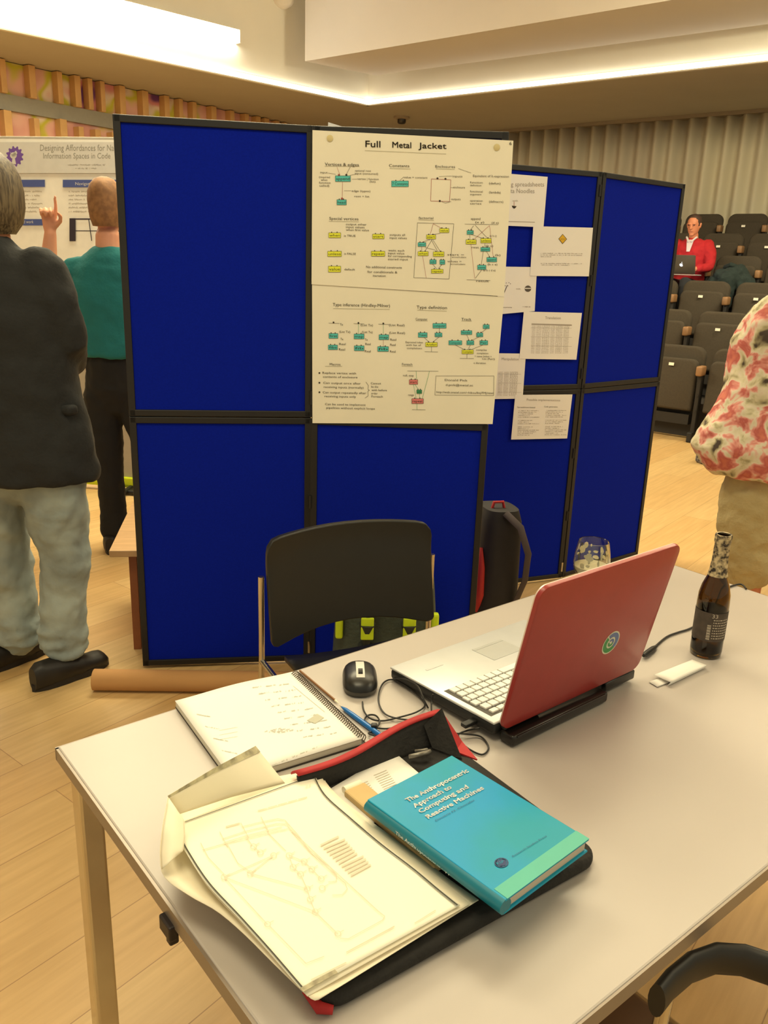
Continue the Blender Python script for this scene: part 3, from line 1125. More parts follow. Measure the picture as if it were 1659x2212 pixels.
# low wooden table behind the near board
t = thing('side_table', 'light wooden side table with a brown side, mostly hidden behind the near board', 'table', (-1.0, 3.12, 0), math.radians(8))
I = inv(t)
mb = MB()
c_ = [Vector(p) for p in ((-1.075, 3.05, 0), (-.56, 3.115, 0), (-.66, 3.80, 0), (-1.19, 3.74, 0))]
mb.prism([(I @ p)[:2] for p in c_], .425, .452)
mb.build('tabletop', M_WOODL, t, bevel=.003)
for p_ in ((-1.0, 3.09), (-.60, 3.14)):
    mb = MB()
    q = I @ Vector((p_[0], p_[1], 0))
    mb.box((q.x, q.y + .3, .2125), (.03, .56, .425))
    mb.build('side_panel', mat('panel_brown', (150, 88, 50), .6, var=.1), t)
mb = MB()
q = I @ Vector((-.80, 3.16, 0))
mb.box((q.x, q.y, .2125), (.40, .018, .425))
mb.build('front_panel', MATS['panel_brown'], t)


def rounded_block(mb, w, d, h, M=None, m=None, taper=.85, n=24, p=3.2):
    rings = []
    for k in range(13):
        v = k / 12
        s = 1 - (1 - taper) * v ** 2
        edge = min(1, (1 - abs(2 * v - 1)) * 7)
        s *= .86 + .14 * math.sin(edge * PI / 2)
        rings.append([Vector((math.copysign(abs(math.cos(a)) ** (2 / p), math.cos(a)) * w / 2 * s, math.copysign(abs(math.sin(a)) ** (2 / p), math.sin(a)) * d / 2 * s, v * h)) for a in [2 * PI * i / n for i in range(n)]])
    mb.loft(rings, m, M)


# grey-green backpack behind the chair
M_PACK = mat('pack_grey_green', (72, 80, 70), .85, var=.12, scale=30, bump=.4)
M_LIME = mat('lime_fabric', (200, 225, 30), .7, var=.08)
t = thing('backpack', 'grey-green backpack with lime shoulder pads on the floor behind the black chair', 'backpack', (.02, 2.86, 0), math.radians(4))
mb = MB()
rounded_block(mb, .40, .20, .50)
mb.build('bag_body', M_PACK, t, smooth=True)
for sx in (-1, 1):
    mb = MB()
    prof = [(sx * .07, -.09, .47), (sx * .072, -.125, .42), (sx * .075, -.135, .33), (sx * .078, -.125, .24), (sx * .09, -.11, .12), (sx * .13, -.095, .06)]
    for a, b in zip(prof[:-1], prof[1:]):
        mb.tube([a, b], (.03, .012) if a[2] > .2 else (.014, .004), n=10)
    st = mb.build('shoulder_strap', mat('strap_dark', (50, 54, 50), .8), t, smooth=True)
    mb = MB()
    mb.box((sx * .0755, -.148, .315), (.046, .012, .085), bev=.004)
    mb.build('lime_pad', M_LIME, st)
    mb = MB()
    pts = [(sx * .078 + .018 * math.cos(a), -.148, .205 + .022 * math.sin(a)) for a in [2 * PI * i / 14 for i in range(15)]]
    mb.tube(pts, .0035, n=6, cap=False)
    mb.build('buckle', mat('buckle_grey', (150, 150, 140), .4), st, smooth=True)
    mb = MB()
    mb.box((sx * .175, -.085, .30), (.028, .03, .10), bev=.008)
    mb.build('side_pocket_trim', M_LIME, t)
# black and red backpack
t = thing('backpack', 'black and red backpack leaning upright beyond the near board end', 'backpack', (.475, 3.36, 0), math.radians(15))
mb = MB()
rounded_block(mb, .20, .24, .60, M=rmat(ry=.02))
mb.build('bag_body', mat('pack_black', (30, 26, 26), .8, var=.15), t, smooth=True)
mb = MB()
mb.tube([(-.085, -.06, .16), (-.088, -.085, .24), (-.088, -.085, .36), (-.08, -.06, .44)], [(.012, .02), (.022, .03), (.018, .026), (.006, .012)], n=12)
mb.build('red_panel', mat('pack_red', (165, 30, 30), .7), t, smooth=True)
mb = MB()
mb.tube([(.0, -.10, .60), (.05, -.15, .55), (.085, -.17, .44), (.085, -.16, .32), (.06, -.13, .20)], [(.018, .008)] * 5, n=10)
mb.build('shoulder_strap', mat('strap_grey', (60, 50, 52), .7), t, smooth=True)
mb = MB()
mb.tube([(-.03, -.02, .585), (-.02, -.02, .625), (.02, -.02, .625), (.03, -.02, .585)], .007, n=8)
mb.build('grab_handle', MATS['pack_red'], t, smooth=True)

# ================================================================= CHAIRS
M_SEATBLK = mat('chair_black', (30, 30, 27), .42, var=.08)


def make_chair(label, loc, rz):
    t = thing('stacking_chair', label, 'chair', loc, rz)
    # backrest, slightly concave towards the sitter (-y)
    mb = MB()
    NX, NZ = 16, 10

    def prof(x):  # x in -1..1 ; returns z0,z1
        z1 = .826 - .012 * x * x
        z0 = .530 - .035 * abs(x) ** 2
        e = max(0, (abs(x) - .88) / .12)
        r = .045 * (1 - math.sqrt(max(0, 1 - e * e)))
        return z0 + r * .6, z1 - r
    front, back = [], []
    for j in range(NZ + 1):
        for i in range(NX + 1):
            x = math.sin(PI / 2 * (2 * i / NX - 1))
            z0, z1 = prof(x)
            v = j / NZ
            z = z0 + (z1 - z0) * v
            y = -.055 * (x * x) + .03 + .05 * (v - .5) - (.02 * max(0, v - .85) * 3)
            front.append(Vector((x * .263, y - .010, z)))
            back.append(Vector((x * .263, y + .012, z)))
    n1 = (NX + 1)
    fs = [[j * n1 + i, j * n1 + i + 1, (j + 1) * n1 + i + 1, (j + 1) * n1 + i] for j in range(NZ) for i in range(NX)]
    o_ = len(front)
    fb = [[o_ + k for k in f[::-1]] for f in fs]
    rim = [i for i in range(n1)] + [j * n1 + NX for j in range(1, NZ + 1)] + [NZ * n1 + i for i in range(NX - 1, -1, -1)] + [j * n1 for j in range(NZ - 1, 0, -1)]
    fr = [[rim[k], rim[(k + 1) % len(rim)], o_ + rim[(k + 1) % len(rim)], o_ + rim[k]] for k in range(len(rim))]
    mb.add(front + back, fs + fb + fr)
    o = mb.build('backrest', M_SEATBLK, t, smooth=True, bevel=.004)
    mb = MB()
    mb.grid(lambda u, v: Vector(((u - .5) * .44, -.46 + v * .42, .452 + .012 * math.sin(v * 3) - .02 * max(0, .2 - v) * 5 + .012 * (2 * u - 1) ** 2)), 10, 10)
    mb.build('seat', M_SEATBLK, t, smooth=True, solid=.014)
    for sx in (-1, 1):
        x = sx * .276
        mb = MB()
        mb.tube([(x, .0, .705), (x, .0, .46), (x, .015, .3), (x, .09, .008)], [(.009, .009)] * 4, n=10)
        mb.build('back_leg', M_CHROME, t, smooth=True)
        mb = MB()
        mb.tube([(x, .0, .44), (x - sx * .01, -.2, .435), (x - sx * .015, -.40, .43), (x - sx * .012, -.43, .40), (x, -.47, .008)], .009, n=10)
        mb.build('front_leg', M_CHROME, t, smooth=True)
    mb = MB()
    mb.tube([(-.262, -.12, .435), (.262, -.12, .435)], .008, n=8)
    mb.tube([(-.262, -.36, .43), (.262, -.36, .43)], .008, n=8)
    mb.build('crossbar', M_CHROME, t, smooth=True)
    return t


make_chair('black chair with chrome posts on the far side of the table', (-.094, 2.307, 0), math.radians(26))

# near chair at the lower right: curved black back rail with chrome frame
cc = at(1640, 2120, .66)
t = thing('rail_chair', 'dark chair with a curved back rail below the near table edge', 'chair', (cc.x, cc.y, 0), math.radians(38.8))
I = inv(t)
mb = MB()
pp = [at(x, y, .66) for x, y in ((1418, 2162), (1445, 2128), (1490, 2090), (1545, 2070), (1605, 2074), (1665, 2094), (1740, 2140))]
mb.tube([I @ p for p in pp], [(.012, .026)] * 7, n=14)
mb.build('back_rail', mat('rail_black', (34, 32, 30), .5), t, smooth=True)
pl, prr = I @ pp[1], I @ pp[-1]
for q, nm in ((pl, 'leg'), (prr, 'leg')):
    mb = MB()
    mb.tube([(q.x, q.y, .66), (q.x, q.y + .01, .45), (q.x, q.y - .05, .01)], .010, n=10)
    mb.build(nm, M_CHROME, t, smooth=True)
    mb = MB()
    mb.tube([(q.x, q.y + .01, .45), (q.x, q.y + .38, .44), (q.x, q.y + .42, .42), (q.x, q.y + .44, .01)], .010, n=10)
    mb.build(nm, M_CHROME, t, smooth=True)
mb = MB()
mb.box(((pl.x + prr.x) / 2, pl.y + .22, .46), (abs(prr.x - pl.x) - .03, .38, .03), bev=.012)
mb.build('seat', mat('seat_brown', (92, 62, 34), .6, var=.12), t, smooth=True)

# ================================================================= TABLE
TL = Vector((-.555, 1.256, 0))
TA = .683
TLN, TW, TZ = 1.767, .903, .740
t = thing('folding_table', 'grey laminate table with chrome legs in the foreground', 'table', (TL.x, TL.y, 0), TA)
ti = inv(t)
M_TOP = mat('grey_laminate', (186, 178, 172), .38, var=.03, scale=4)
M_EDGE = mat('edge_trim', (140, 128, 116), .35, .3)
mb = MB()
mb.box((TLN / 2, -TW / 2, TZ - .012), (TLN, TW, .024), bev=.003)
mb.build('tabletop', M_TOP, t)
mb = MB()
for x0, x1, y0, y1 in ((-.004, TLN + .004, -.004, .003), (-.004, TLN + .004, -TW - .003, -TW + .004), (-.004, .003, -TW, 0), (TLN - .003, TLN + .004, -TW, 0)):
    mb.box(((x0 + x1) / 2, (y0 + y1) / 2, TZ - .014), (x1 - x0, y1 - y0, .024))
mb.build('edge_band', M_EDGE, t)
for c, s in (((TLN / 2, -.04), (TLN - .06, .02)), ((TLN / 2, -TW + .04), (TLN - .06, .02)), ((.035, -TW / 2), (.02, TW - .06)), ((TLN - .035, -TW / 2), (.02, TW - .06))):
    mb = MB()
    mb.box((c[0], c[1], TZ - .024 - .022), (s[0], s[1], .044), bev=.003)
    mb.build('apron_rail', M_CHROME, t)
for x, y in ((.032, -.038), (TLN - .032, -.038), (.032, -TW + .038), (TLN - .032, -TW + .038)):
    mb = MB()
    mb.box((x, y, (TZ - .024) / 2 + .006), (.042, .042, TZ - .036), bev=.006)
    lg = mb.build('leg', M_CHROME, t)
    mb = MB()
    mb.box((x, y, .008), (.046, .046, .016), bev=.003)
    mb.build('rubber_foot', M_BLACK, lg)
for x, y in ((-.006, -.46), (.97, -TW - .006)):
    mb = MB()
    if x < 0:
        mb.box((x, y, TZ - .034), (.012, .034, .024), bev=.003)
        mb.box((x + .003, y - .006, TZ - .048), (.014, .014, .016), bev=.003)
    else:
        mb.box((x, y, TZ - .05), (.09, .02, .045), bev=.004)
        mb.box((x - .02, y, TZ - .08), (.05, .03, .02), bev=.004)
    mb.build('linking_clip', mat('clip_black', (28, 18, 22), .5), t)

# ================================================================= LAPTOP
_hl = at(1070, 1582, .765)
hx = _hl + Vector((math.cos(math.radians(39.8)), math.sin(math.radians(39.8)), 0)) * .209
la = math.radians(39.8)
t = thing('laptop', 'open red laptop with silver keyboard deck on the grey table', 'laptop', (hx.x, hx.y, TZ), la)
M_LID = mat('lid_red', (158, 48, 44), .38, var=.05, scale=30, coat=.1)
M_DECK = mat('deck_silver', (208, 210, 210), .35, .25, var=.03)
M_KEY = mat('key_white', (238, 236, 228), .45)
HWD = .207
ramp = rmat(rx=math.radians(-2.2), loc=(0, 0, .012))
mb = MB()
mb.box((0, .152, .013), (2 * HWD, .293, .022), bev=.006, M=ramp)
mb.build('base', M_BLACK, t, smooth=True)
mb = MB()
mb.box((0, .152, .026), (2 * HWD + .001, .294, .005), bev=.002, M=ramp)
mb.box((-HWD + .07, .24, .0288), (.045, .006, .0008), M=ramp)
dk = mb.build('deck', M_DECK, t, smooth=True)
mb = MB()
rk = random.Random(2)
for r_ in range(6):
    y = .036 + r_ * .0205
    hgt = .016 if r_ else .011
    xs = -.188
    while xs < .186:
        w = .0185
        if r_ == 5 and -.075 < xs < .02:
            w = .118
        elif xs < -.186 and r_ in (2, 3, 4):
            w = .018 + .007 * (r_ - 1)
        w = min(w, .190 - xs)
        mb.box((-(xs + w / 2), y, .0305), (w - .0018, hgt, .0045), bev=.001, M=ramp)
        xs += w + .0012
mb.build('keyboard', M_KEY, dk)
mb = MB()
mb.box((0, .088, .0286), (.388, .126, .0006), M=ramp)
mb.build('key_well', mat('key_well', (84, 80, 74), .7), dk)
mb = MB()
mb.box((.03, .215, .0289), (.090, .058, .0007), M=ramp)
mb.box((.03, .2485, .0289), (.090, .008, .0012), M=ramp)
mb.build('touchpad', mat('touchpad', (190, 192, 190), .3, .2), dk)
# lid tilted back towards the viewer
LT = math.radians(11.5)
lidM = rmat(rx=LT, loc=(0, -.004, .034))


def lid_outline(w, h, r):
    return rounded_rect(w, h, r)


mb = MB()
ol = rounded_rect(2 * HWD + .004, .300, .022)
rg = lambda y, s: [Vector((x * (1 - s / .2), y, .15 + (z - .15) * (1 - s / .15))) for x, z in ol]
mb.loft([rg(-.0105, .004), rg(-.009, .001), rg(-.004, 0), rg(-.002, 0)], M=lidM)
lid = mb.build('lid', M_LID, t, smooth=True)
mb = MB()
mb.loft([rg(-.002, 0), rg(.001, .0008)], M=lidM)
mb.build('bezel', mat('bezel_silver', (225, 205, 195), .35, .2), lid, smooth=True)
mb = MB()
mb.box((0, .0016, .158), (.375, .001, .225), M=lidM)
mb.build('screen', mat('screen_glow', (180, 190, 200), .3, emit=.5), lid)
# sticker
mb = MB()
sc_ = at_plane(1286, 1369, Vector((hx.x, hx.y, TZ)), Vector((math.sin(la), -math.cos(la), 0)))
q = inv(t) @ sc_
stx, stz = q.x, q.z * 1.0 - .034


def stick(pts, m, k):
    mb.add([lidM @ Vector((stx + x, -.0110 - .0004 * k, stz + z)) for x, z in pts], [list(range(len(pts)))], m)


def arc(r0, r1, a0, a1, m, k, n=14):
    for i in range(n):
        b0_, b1_ = a0 + (a1 - a0) * i / n, a0 + (a1 - a0) * (i + 1) / n
        stick([(r0 * math.cos(b0_), r0 * math.sin(b0_)), (r1 * math.cos(b0_), r1 * math.sin(b0_)), (r1 * math.cos(b1_), r1 * math.sin(b1_)), (r0 * math.cos(b1_), r0 * math.sin(b1_))], m, k)


M_SW = mat('sticker_white', (215, 215, 190), .5)
M_SG = mat('sticker_green', (50, 140, 70), .5)
M_SB = mat('sticker_blue', (90, 110, 160), .5)
stick([(.026 * math.cos(2 * PI * i / 28), .026 * math.sin(2 * PI * i / 28)) for i in range(28)], M_SW, 0)
arc(.013, .023, PI * .75, PI * 1.75, M_SG, 1)
arc(.013, .023, -PI * .25, PI * .70, M_SB, 1)
arc(.004, .009, PI * .9, PI * 1.9, M_SG, 1)
arc(.004, .009, -PI * .1, PI * .8, M_SB, 1)
mb.build('sticker', None, lid, fix=False)
mb = MB()
mb.tube([(-.19, -.002, .034), (-.10, -.002, .034)], .009, n=12)
mb.tube([(.10, -.002, .034), (.19, -.002, .034)], .009, n=12)
mb.build('hinge', M_BLACK, t, smooth=True)
mb = MB()
mb.box((-.055, -.014, .014), (.28, .034, .022), bev=.005)
mb.box((-.055, -.0305, .022), (.26, .004, .004), bev=.001)
mb.box((.155, -.004, .018), (.10, .012, .02), bev=.003)
mb.build('battery', mat('battery_black', (22, 18, 16), .3), t, smooth=True)
mb = MB()
mb.box((-HWD - .012, .055, .021), (.034, .014, .008), bev=.002)
mb.build('usb_plug', M_BLACK, t)


# ================================================================= CABLES
def curve_pts(pts, n=8):
    out = []
    P = [Vector(p) for p in pts]
    P = [P[0]] + P + [P[-1]]
    for i in range(1, len(P) - 2):
        for k in range(n):
            s = k / n
            a, b, c, d = P[i - 1], P[i], P[i + 1], P[i + 2]
            out.append(.5 * ((2 * b) + (-a + c) * s + (2 * a - 5 * b + 4 * c - d) * s * s + (-a + 3 * b - 3 * c + d) * s ** 3))
    out.append(P[-2])
    return out


# mouse
mc = at(777, 1478, .74)
mouse = thing('computer_mouse', 'black computer mouse with silver stripe on the grey table', 'mouse', (mc.x, mc.y, TZ), math.radians(4))
mb = MB()
NN = 28


def mouse_ring(f, z, s=1.0):
    out = []
    for i in range(NN):
        a = 2 * PI * i / NN
        x = math.copysign(abs(math.cos(a)) ** .85, math.cos(a)) * .0372
        y = math.copysign(abs(math.sin(a)) ** .9, math.sin(a)) * .060
        x *= 1 - .07 * math.cos(y / .060 * PI)
        out.append(Vector((x * f, y * f, z)))
    return out


mb.loft([mouse_ring(.93, .001), mouse_ring(1.0, .006), mouse_ring(1.02, .013)], None)
mb.build('base', mat('mouse_grey', (70, 68, 62), .4), mouse, smooth=True)
mb = MB()
hs = [(1.02, .013), (.99, .018), (.93, .0235), (.82, .0285), (.66, .0325), (.45, .0355), (.22, .037), (.04, .0372)]
mb.loft([mouse_ring(f, z) for f, z in hs], None)
ms = mb.build('shell', mat('mouse_black', (20, 20, 18), .35), mouse, smooth=True)


def mz(y):
    f = min(1, abs(y) / .060)
    return .0375 - .024 * f ** 2.6 if f < 1 else .013


mb = MB()
ys = [(-.034 + .086 * i / 14) for i in range(15)]
mb.add([Vector((sx * .0085, y, mz(y) + .0008)) for y in ys for sx in (-1, 1)], [[2 * i, 2 * i + 1, 2 * i + 3, 2 * i + 2] for i in range(14)])
# stripe runs towards the cable end (nearer the viewer)
mb.build('stripe', mat('mouse_silver', (215, 212, 205), .4), ms, fix=False, solid=.0012, solid_off=1)
mb = MB()
mb.tube([(-.0045, -.016, mz(-.016) - .004), (.0045, -.016, mz(-.016) - .004)], .0105, n=16)
mb.build('scroll_wheel', M_BLACK, mouse, smooth=True)
M_CABLE = mat('cable_black', (24, 22, 20), .5)
mb = MB()
I = inv(mouse)
cz = .7435
path = [(783, 1516), (786, 1535), (800, 1552), (826, 1557), (860, 1550), (900, 1538), (918, 1522), (900, 1500), (870, 1478), (845, 1468), (826, 1478), (817, 1508), (826, 1536), (850, 1550), (900, 1556), (930, 1548),
        (912, 1560), (870, 1568), (835, 1574), (808, 1570), (788, 1556), (796, 1545), (812, 1546), (820, 1560), (808, 1578), (796, 1584), (812, 1590)]
mb.tube([I @ p for p in curve_pts([at(x, y, cz + .002 * (i % 3)) for i, (x, y) in enumerate(path)], 6)], .0017, n=6)
path = [(812, 1590, .746), (826, 1600, .76), (850, 1602, .785), (880, 1592, .79), (905, 1572, .79), (933, 1570, .795), (960, 1582, .77), (1010, 1586, .75), (1040, 1592, .745), (1055, 1615, .743), (1040, 1630, .743), (1005, 1612, .743), (990, 1588, .745), (1010, 1578, .75), (1036, 1573, .758)]
mb.tube([I @ p for p in curve_pts([at(x, y, z) for x, y, z in path], 6)], .0017, n=6)
path = [(935, 1500, .775), (932, 1520, .76), (932, 1545, .78), (930, 1572, .797)]
mb.tube([I @ p for p in curve_pts([at(x, y, z) for x, y, z in path], 6)], .0016, n=6)
path = [(845, 1468, .746), (870, 1466, .765), (900, 1480, .772), (915, 1510, .76), (925, 1530, .745)]
mb.tube([I @ p for p in curve_pts([at(x, y, z) for x, y, z in path], 6)], .0016, n=6)
mb.build('cord', M_CABLE, mouse, smooth=True)
mb = MB()
q = I @ at(808, 1573, .745)
mb.box((q.x, q.y, q.z + .003), (.012, .012, .012), bev=.003)
mb.build('cord_tie', M_BLACK, mouse)

# laptop power lead
p0 = at(1392, 1413, .748)
t = thing('power_cable', 'black power cable running from the red laptop towards the bottle', 'cable', (p0.x, p0.y, TZ))
I = inv(t)
mb = MB()
path = [(1415, 1397), (1440, 1376), (1465, 1366), (1490, 1358), (1520, 1340), (1548, 1305), (1562, 1278), (1575, 1268), (1600, 1262), (1612, 1272)]
mb.tube([I @ p for p in curve_pts([at(x, y, .7435) for x, y in path], 6)], .0024, n=8)
mb.build('lead', M_CABLE, t, smooth=True)
mb = MB()
a, b = I @ at(1390, 1416, .750), I @ at(1418, 1396, .746)
mb.tube([a, a.lerp(b, .15), a.lerp(b, .7), b], [.004, .0065, .0065, .003], n=12)
mb.build('plug', M_BLACK, t, smooth=True)

# ================================================================= BOTTLE, GLASS, FOLDED PAPER
bb = at(1523, 1412, .74)
t = thing('beer_bottle', 'brown glass beer bottle with foil neck standing on the table', 'bottle', (bb.x, bb.y, TZ), math.radians(0))


def m_glass(name, rgb, rough=.03, ior=1.45, dens=None):
    m = bpy.data.materials.new(name)
    m.use_nodes = True
    b = m.node_tree.nodes['Principled BSDF']
    b.inputs['Base Color'].default_value = lin(rgb)
    b.inputs['Transmission Weight'].default_value = 1
    b.inputs['Roughness'].default_value = rough
    b.inputs['IOR'].default_value = ior
    return m


prof = [(.004, .003), (.028, .0), (.0335, .004), (.0345, .015), (.0345, .13), (.0335, .148), (.029, .168), (.0215, .188), (.0180, .205), (.0165, .225), (.0155, .268), (.0170, .270), (.0170, .280), (.0160, .283)]
inner = [(.0135, .283), (.0135, .22), (.0155, .205), (.019, .188), (.0265, .168), (.031, .148), (.032, .13), (.032, .012), (.026, .006), (.003, .007)]
mb = MB()
mb.lathe(prof + inner, n=40)
gl = mb.build('glass_body', m_glass('amber_glass', (138, 108, 32)), t, smooth=True)
mb = MB()
mb.lathe([(.0350, .045), (.0351, .046), (.0351, .112), (.0350, .113)], n=40, cap=False)
lb = mb.build('label', mat('bottle_label', (74, 62, 52), .6, var=.3, scale=60), t, smooth=True, fix=False)
mb = MB()
mblab = MB()
vs, fs = glyphs('33')
mblab.add([Vector((.0354 * math.cos(-1.9 + .35 * u), .0354 * math.sin(-1.9 + .35 * u), .102 + .009 * v)) for u, v in vs], fs)
rl = random.Random(9)
for i in range(8):
    z = .096 - i * .0062
    a = -1.78
    while a < -.75:
        w = rl.uniform(.05, .16)
        mblab.add([Vector((.0354 * math.cos(q_), .0354 * math.sin(q_), zz)) for q_, zz in ((a, z), (a + w, z), (a + w, z + .0022), (a, z + .0022))], [[0, 1, 2, 3]])
        a += w + .05
mblab.build('label_print', mat('label_pale', (190, 178, 160), .6), lb, fix=False)
mb = MB()
for i in range(16):
    z = .050 + i * .0022
    mb.add([Vector((.0356 * math.cos(a), .0356 * math.sin(a), zz)) for a, zz in ((-2.10, z), (-1.88, z), (-1.88, z + .0022 * (.4 + .35 * (i % 3 == 0))), (-2.10, z + .0022 * (.4 + .35 * (i % 3 == 0))))], [[0, 1, 2, 3]])
mb.build('barcode', MATS['label_pale'], lb, fix=False)
m = mat('foil_pattern', (36, 26, 20), .45, var=.3, scale=110, rgb2=(200, 180, 140), bump=.3)
mb = MB()
mb.lathe([(.0215, .192), (.0187, .205), (.0172, .225), (.0162, .266), (.0180, .270), (.0182, .284), (.0170, .287), (.0138, .2865)], n=32, cap=False)
mb.build('neck_foil', m, t, smooth=True, fix=False)

gb = Vector((.562, 2.088, TZ))
t = thing('beer_glass', 'short stemmed beer glass with foam dregs behind the red laptop', 'glass', gb)
mb = MB()
prof = [(.004, .002), (.030, .0), (.031, .003), (.010, .008), (.006, .014), (.007, .024), (.018, .030), (.036, .042), (.047, .060), (.049, .078), (.046, .105), (.040, .137), (.0395, .139)]
inner = [(.0380, .138), (.0445, .105), (.0472, .078), (.0452, .061), (.034, .045), (.018, .034), (.002, .033)]
mb.lathe(prof + inner, n=40)
mb.build('glass_body', m_glass('clear_glass', (235, 238, 235)), t, smooth=True)
mb = MB()
mb.lathe([(.017, .0345), (.0335, .0455), (.0445, .0612), (.0462, .070), (.040, .0715), (.002, .0712)], n=32)
mb.build('beer_foam', mat('foam', (240, 226, 190), .7, var=.08, scale=60), t, smooth=True)
mb = MB()
rr = random.Random(4)
for i in range(34):
    a0 = rr.uniform(0, 2 * PI)
    z0 = rr.uniform(.074, .118)
    ln = rr.uniform(.006, .022)
    wd = rr.uniform(.05, .22)
    n_ = 8
    pts = []
    for k in range(n_):
        th = 2 * PI * k / n_
        z = min(.126, z0 + ln * math.sin(th) * .6)
        R_ = (.0470 if z < .079 else .0472 - (z - .078) * .155) - .0006
        aa = a0 + wd * math.cos(th) * rr.uniform(.6, 1.2)
        pts.append(Vector((R_ * math.cos(aa), R_ * math.sin(aa), z)))
    mb.add(pts, [list(range(n_))])
mb.build('foam_lacing', MATS['foam'], t, fix=False)

t = thing('folded_paper', 'folded white paper slip lying on the table before the bottle', 'paper', at(1465, 1462, .74))
I = inv(t)


def quad_sheet(px, zs, name, parent, m, n=8, bulge=0.0, th=.0006, II=None):
    c = [at(x, y, z) for (x, y), z in zip(px, zs)]
    q = MB()

    def fn(u, v):
        a = c[0].lerp(c[1], u)
        b = c[3].lerp(c[2], u)
        p = a.lerp(b, v)
        p.z += bulge * math.sin(u * PI) * math.sin(v * PI)
        return (II or I) @ p
    q.grid(fn, n, n)
    return q.build(name, m, parent, fix=False, smooth=True, solid=th, solid_off=0)


quad_sheet([(1402, 1473), (1420, 1484), (1516, 1446), (1498, 1438)], (.742, .742, .742, .742), 'lower_fold', t, M_PAPER, bulge=.002)
quad_sheet([(1412, 1458), (1449, 1474), (1527, 1437), (1495, 1425)], (.747, .750, .750, .747), 'upper_fold', t, M_PAPER, bulge=.005)
quad_sheet([(1449, 1474), (1441, 1482), (1520, 1444), (1527, 1437)], (.750, .742, .742, .750), 'side_fold', t, M_PAPER)

# ================================================================= SPIRAL NOTEBOOK + PENS
nq = [at(378, 1515, .754), at(640, 1450, .754), at(832, 1597, .754), at(498, 1668, .754)]
nb = thing('spiral_notebook', 'open spiral notepad with faint pencil notes on the table', 'notebook', (nq[0].x, nq[0].y, TZ))
I = inv(nb)
ax = (nq[1] - nq[0])
ay = ((nq[3] - nq[0]) + (nq[2] - nq[1])) / 2
ww, hh = ax.length, .36
axn = ax.normalized()
ayn = Vector((axn.y, -axn.x, 0))
hh = min(.36, max(.25, ay.dot(ayn)))


def nbp(u, v, z):
    return I @ (Vector((nq[0].x, nq[0].y, 0)) + axn * u + ayn * v + Vector((0, 0, z)))


mb = MB()
mb.prism([nbp(0, 0, 0)[:2], nbp(ww, 0, 0)[:2], nbp(ww, hh, 0)[:2], nbp(0, hh, 0)[:2]], .0005, .0025)
mb.build('back_cover', mat('cover_dark', (60, 52, 42), .6), nb)
mb = MB()
mb.prism([nbp(.001, .001, 0)[:2], nbp(ww - .010, .001, 0)[:2], nbp(ww - .010, hh - .002, 0)[:2], nbp(.001, hh - .002, 0)[:2]], .0025, .0125)
mb.build('page_block', mat('page_edges', (228, 222, 205), .8, var=.05), nb)
mb = MB()
mb.grid(lambda u, v: nbp(u * (ww - .010), v * hh, .7535 - TZ + TZ + .0006 + .004 * math.sin(PI * u) ** 2 * (1 - v) + .0008) - Vector((0, 0, TZ)) + Vector((0, 0, 0)), 12, 12)
for i, v in enumerate(mb.v):
    pass
mb.v = [Vector((v.x, v.y, v.z + TZ)) if v.z < -.5 else v for v in mb.v]
o = mb.build('top_page', M_PAPER, nb, smooth=True, fix=False, solid=.0004)
mb = MB()
for i in range(44):
    v = .008 + (hh - .016) * i / 43
    pts = [nbp(ww - .007 + .0095 * math.cos(a), v + .0012 * math.sin(a), .0100 + TZ + .0095 * math.sin(a)) for a in [2 * PI * k / 10 for k in range(11)]]
    mb.tube(pts, .0009, n=5, cap=False)
mb.build('spiral_binding', mat('wire_dark', (95, 85, 72), .35, .7), nb, smooth=True)


def npg(x, y, k):
    p = at(x, y, .7560 + .0002 * k)
    q = I @ p
    # follow the gentle bulge of the page
    rel = p - Vector((nq[0].x, nq[0].y, p.z))
    u = max(0, min(1, rel.dot(axn) / ww))
    v = max(0, min(1, rel.dot(ayn) / hh))
    q.z = .0158 + .0002 * k + .004 * math.sin(PI * u) ** 2 * (1 - v)
    return q


pen = Pen(npg, 3.072, 360, 1420)
M_FAINT = mat('faint_pencil', (178, 178, 162), .8)
rr = random.Random(5)
for i in range(9):
    pen.line([(840 + i * 38, 190 + i * 32), (870 + i * 38 + 180, 232 + i * 32 + 130)], 2.2, M_FAINT) if i < 1 else None
for row in range(9):
    for col in range(3):
        x0 = 660 + row * 42 + col * 4 - 60
        y0 = 215 + row * 40
        pen.scrawl(x0 + col * 85 - 30, y0 + col * -12, x0 + col * 85 + 30 + rr.uniform(-15, 10), 10, M_FAINT, 2.0, -.2)
for row in range(4):
    pen.scrawl(200 + row * 55, 380 + row * 80, 290 + row * 60, 9, M_FAINT, 1.8, .2)
for k in range(5):
    pen.scrawl(700 + k * 62, 720 - k * 26, 750 + k * 62, 11, M_FAINT, 2.0, -.3)
for k in range(4):
    pen.scrawl(650 + k * 30, 500 + 3 * k, 760 + k * 30, 11, M_FAINT, 2, -.2)
pen.poly([(930, 420), (1000, 375), (1045, 400), (985, 440)], mat('hatching', (190, 190, 172), .8))
for k in range(3):
    pen.line([(350, 485 + k * 30), (470, 465 + k * 30)], 1.5, M_FAINT)
pen.build('notes', nb)

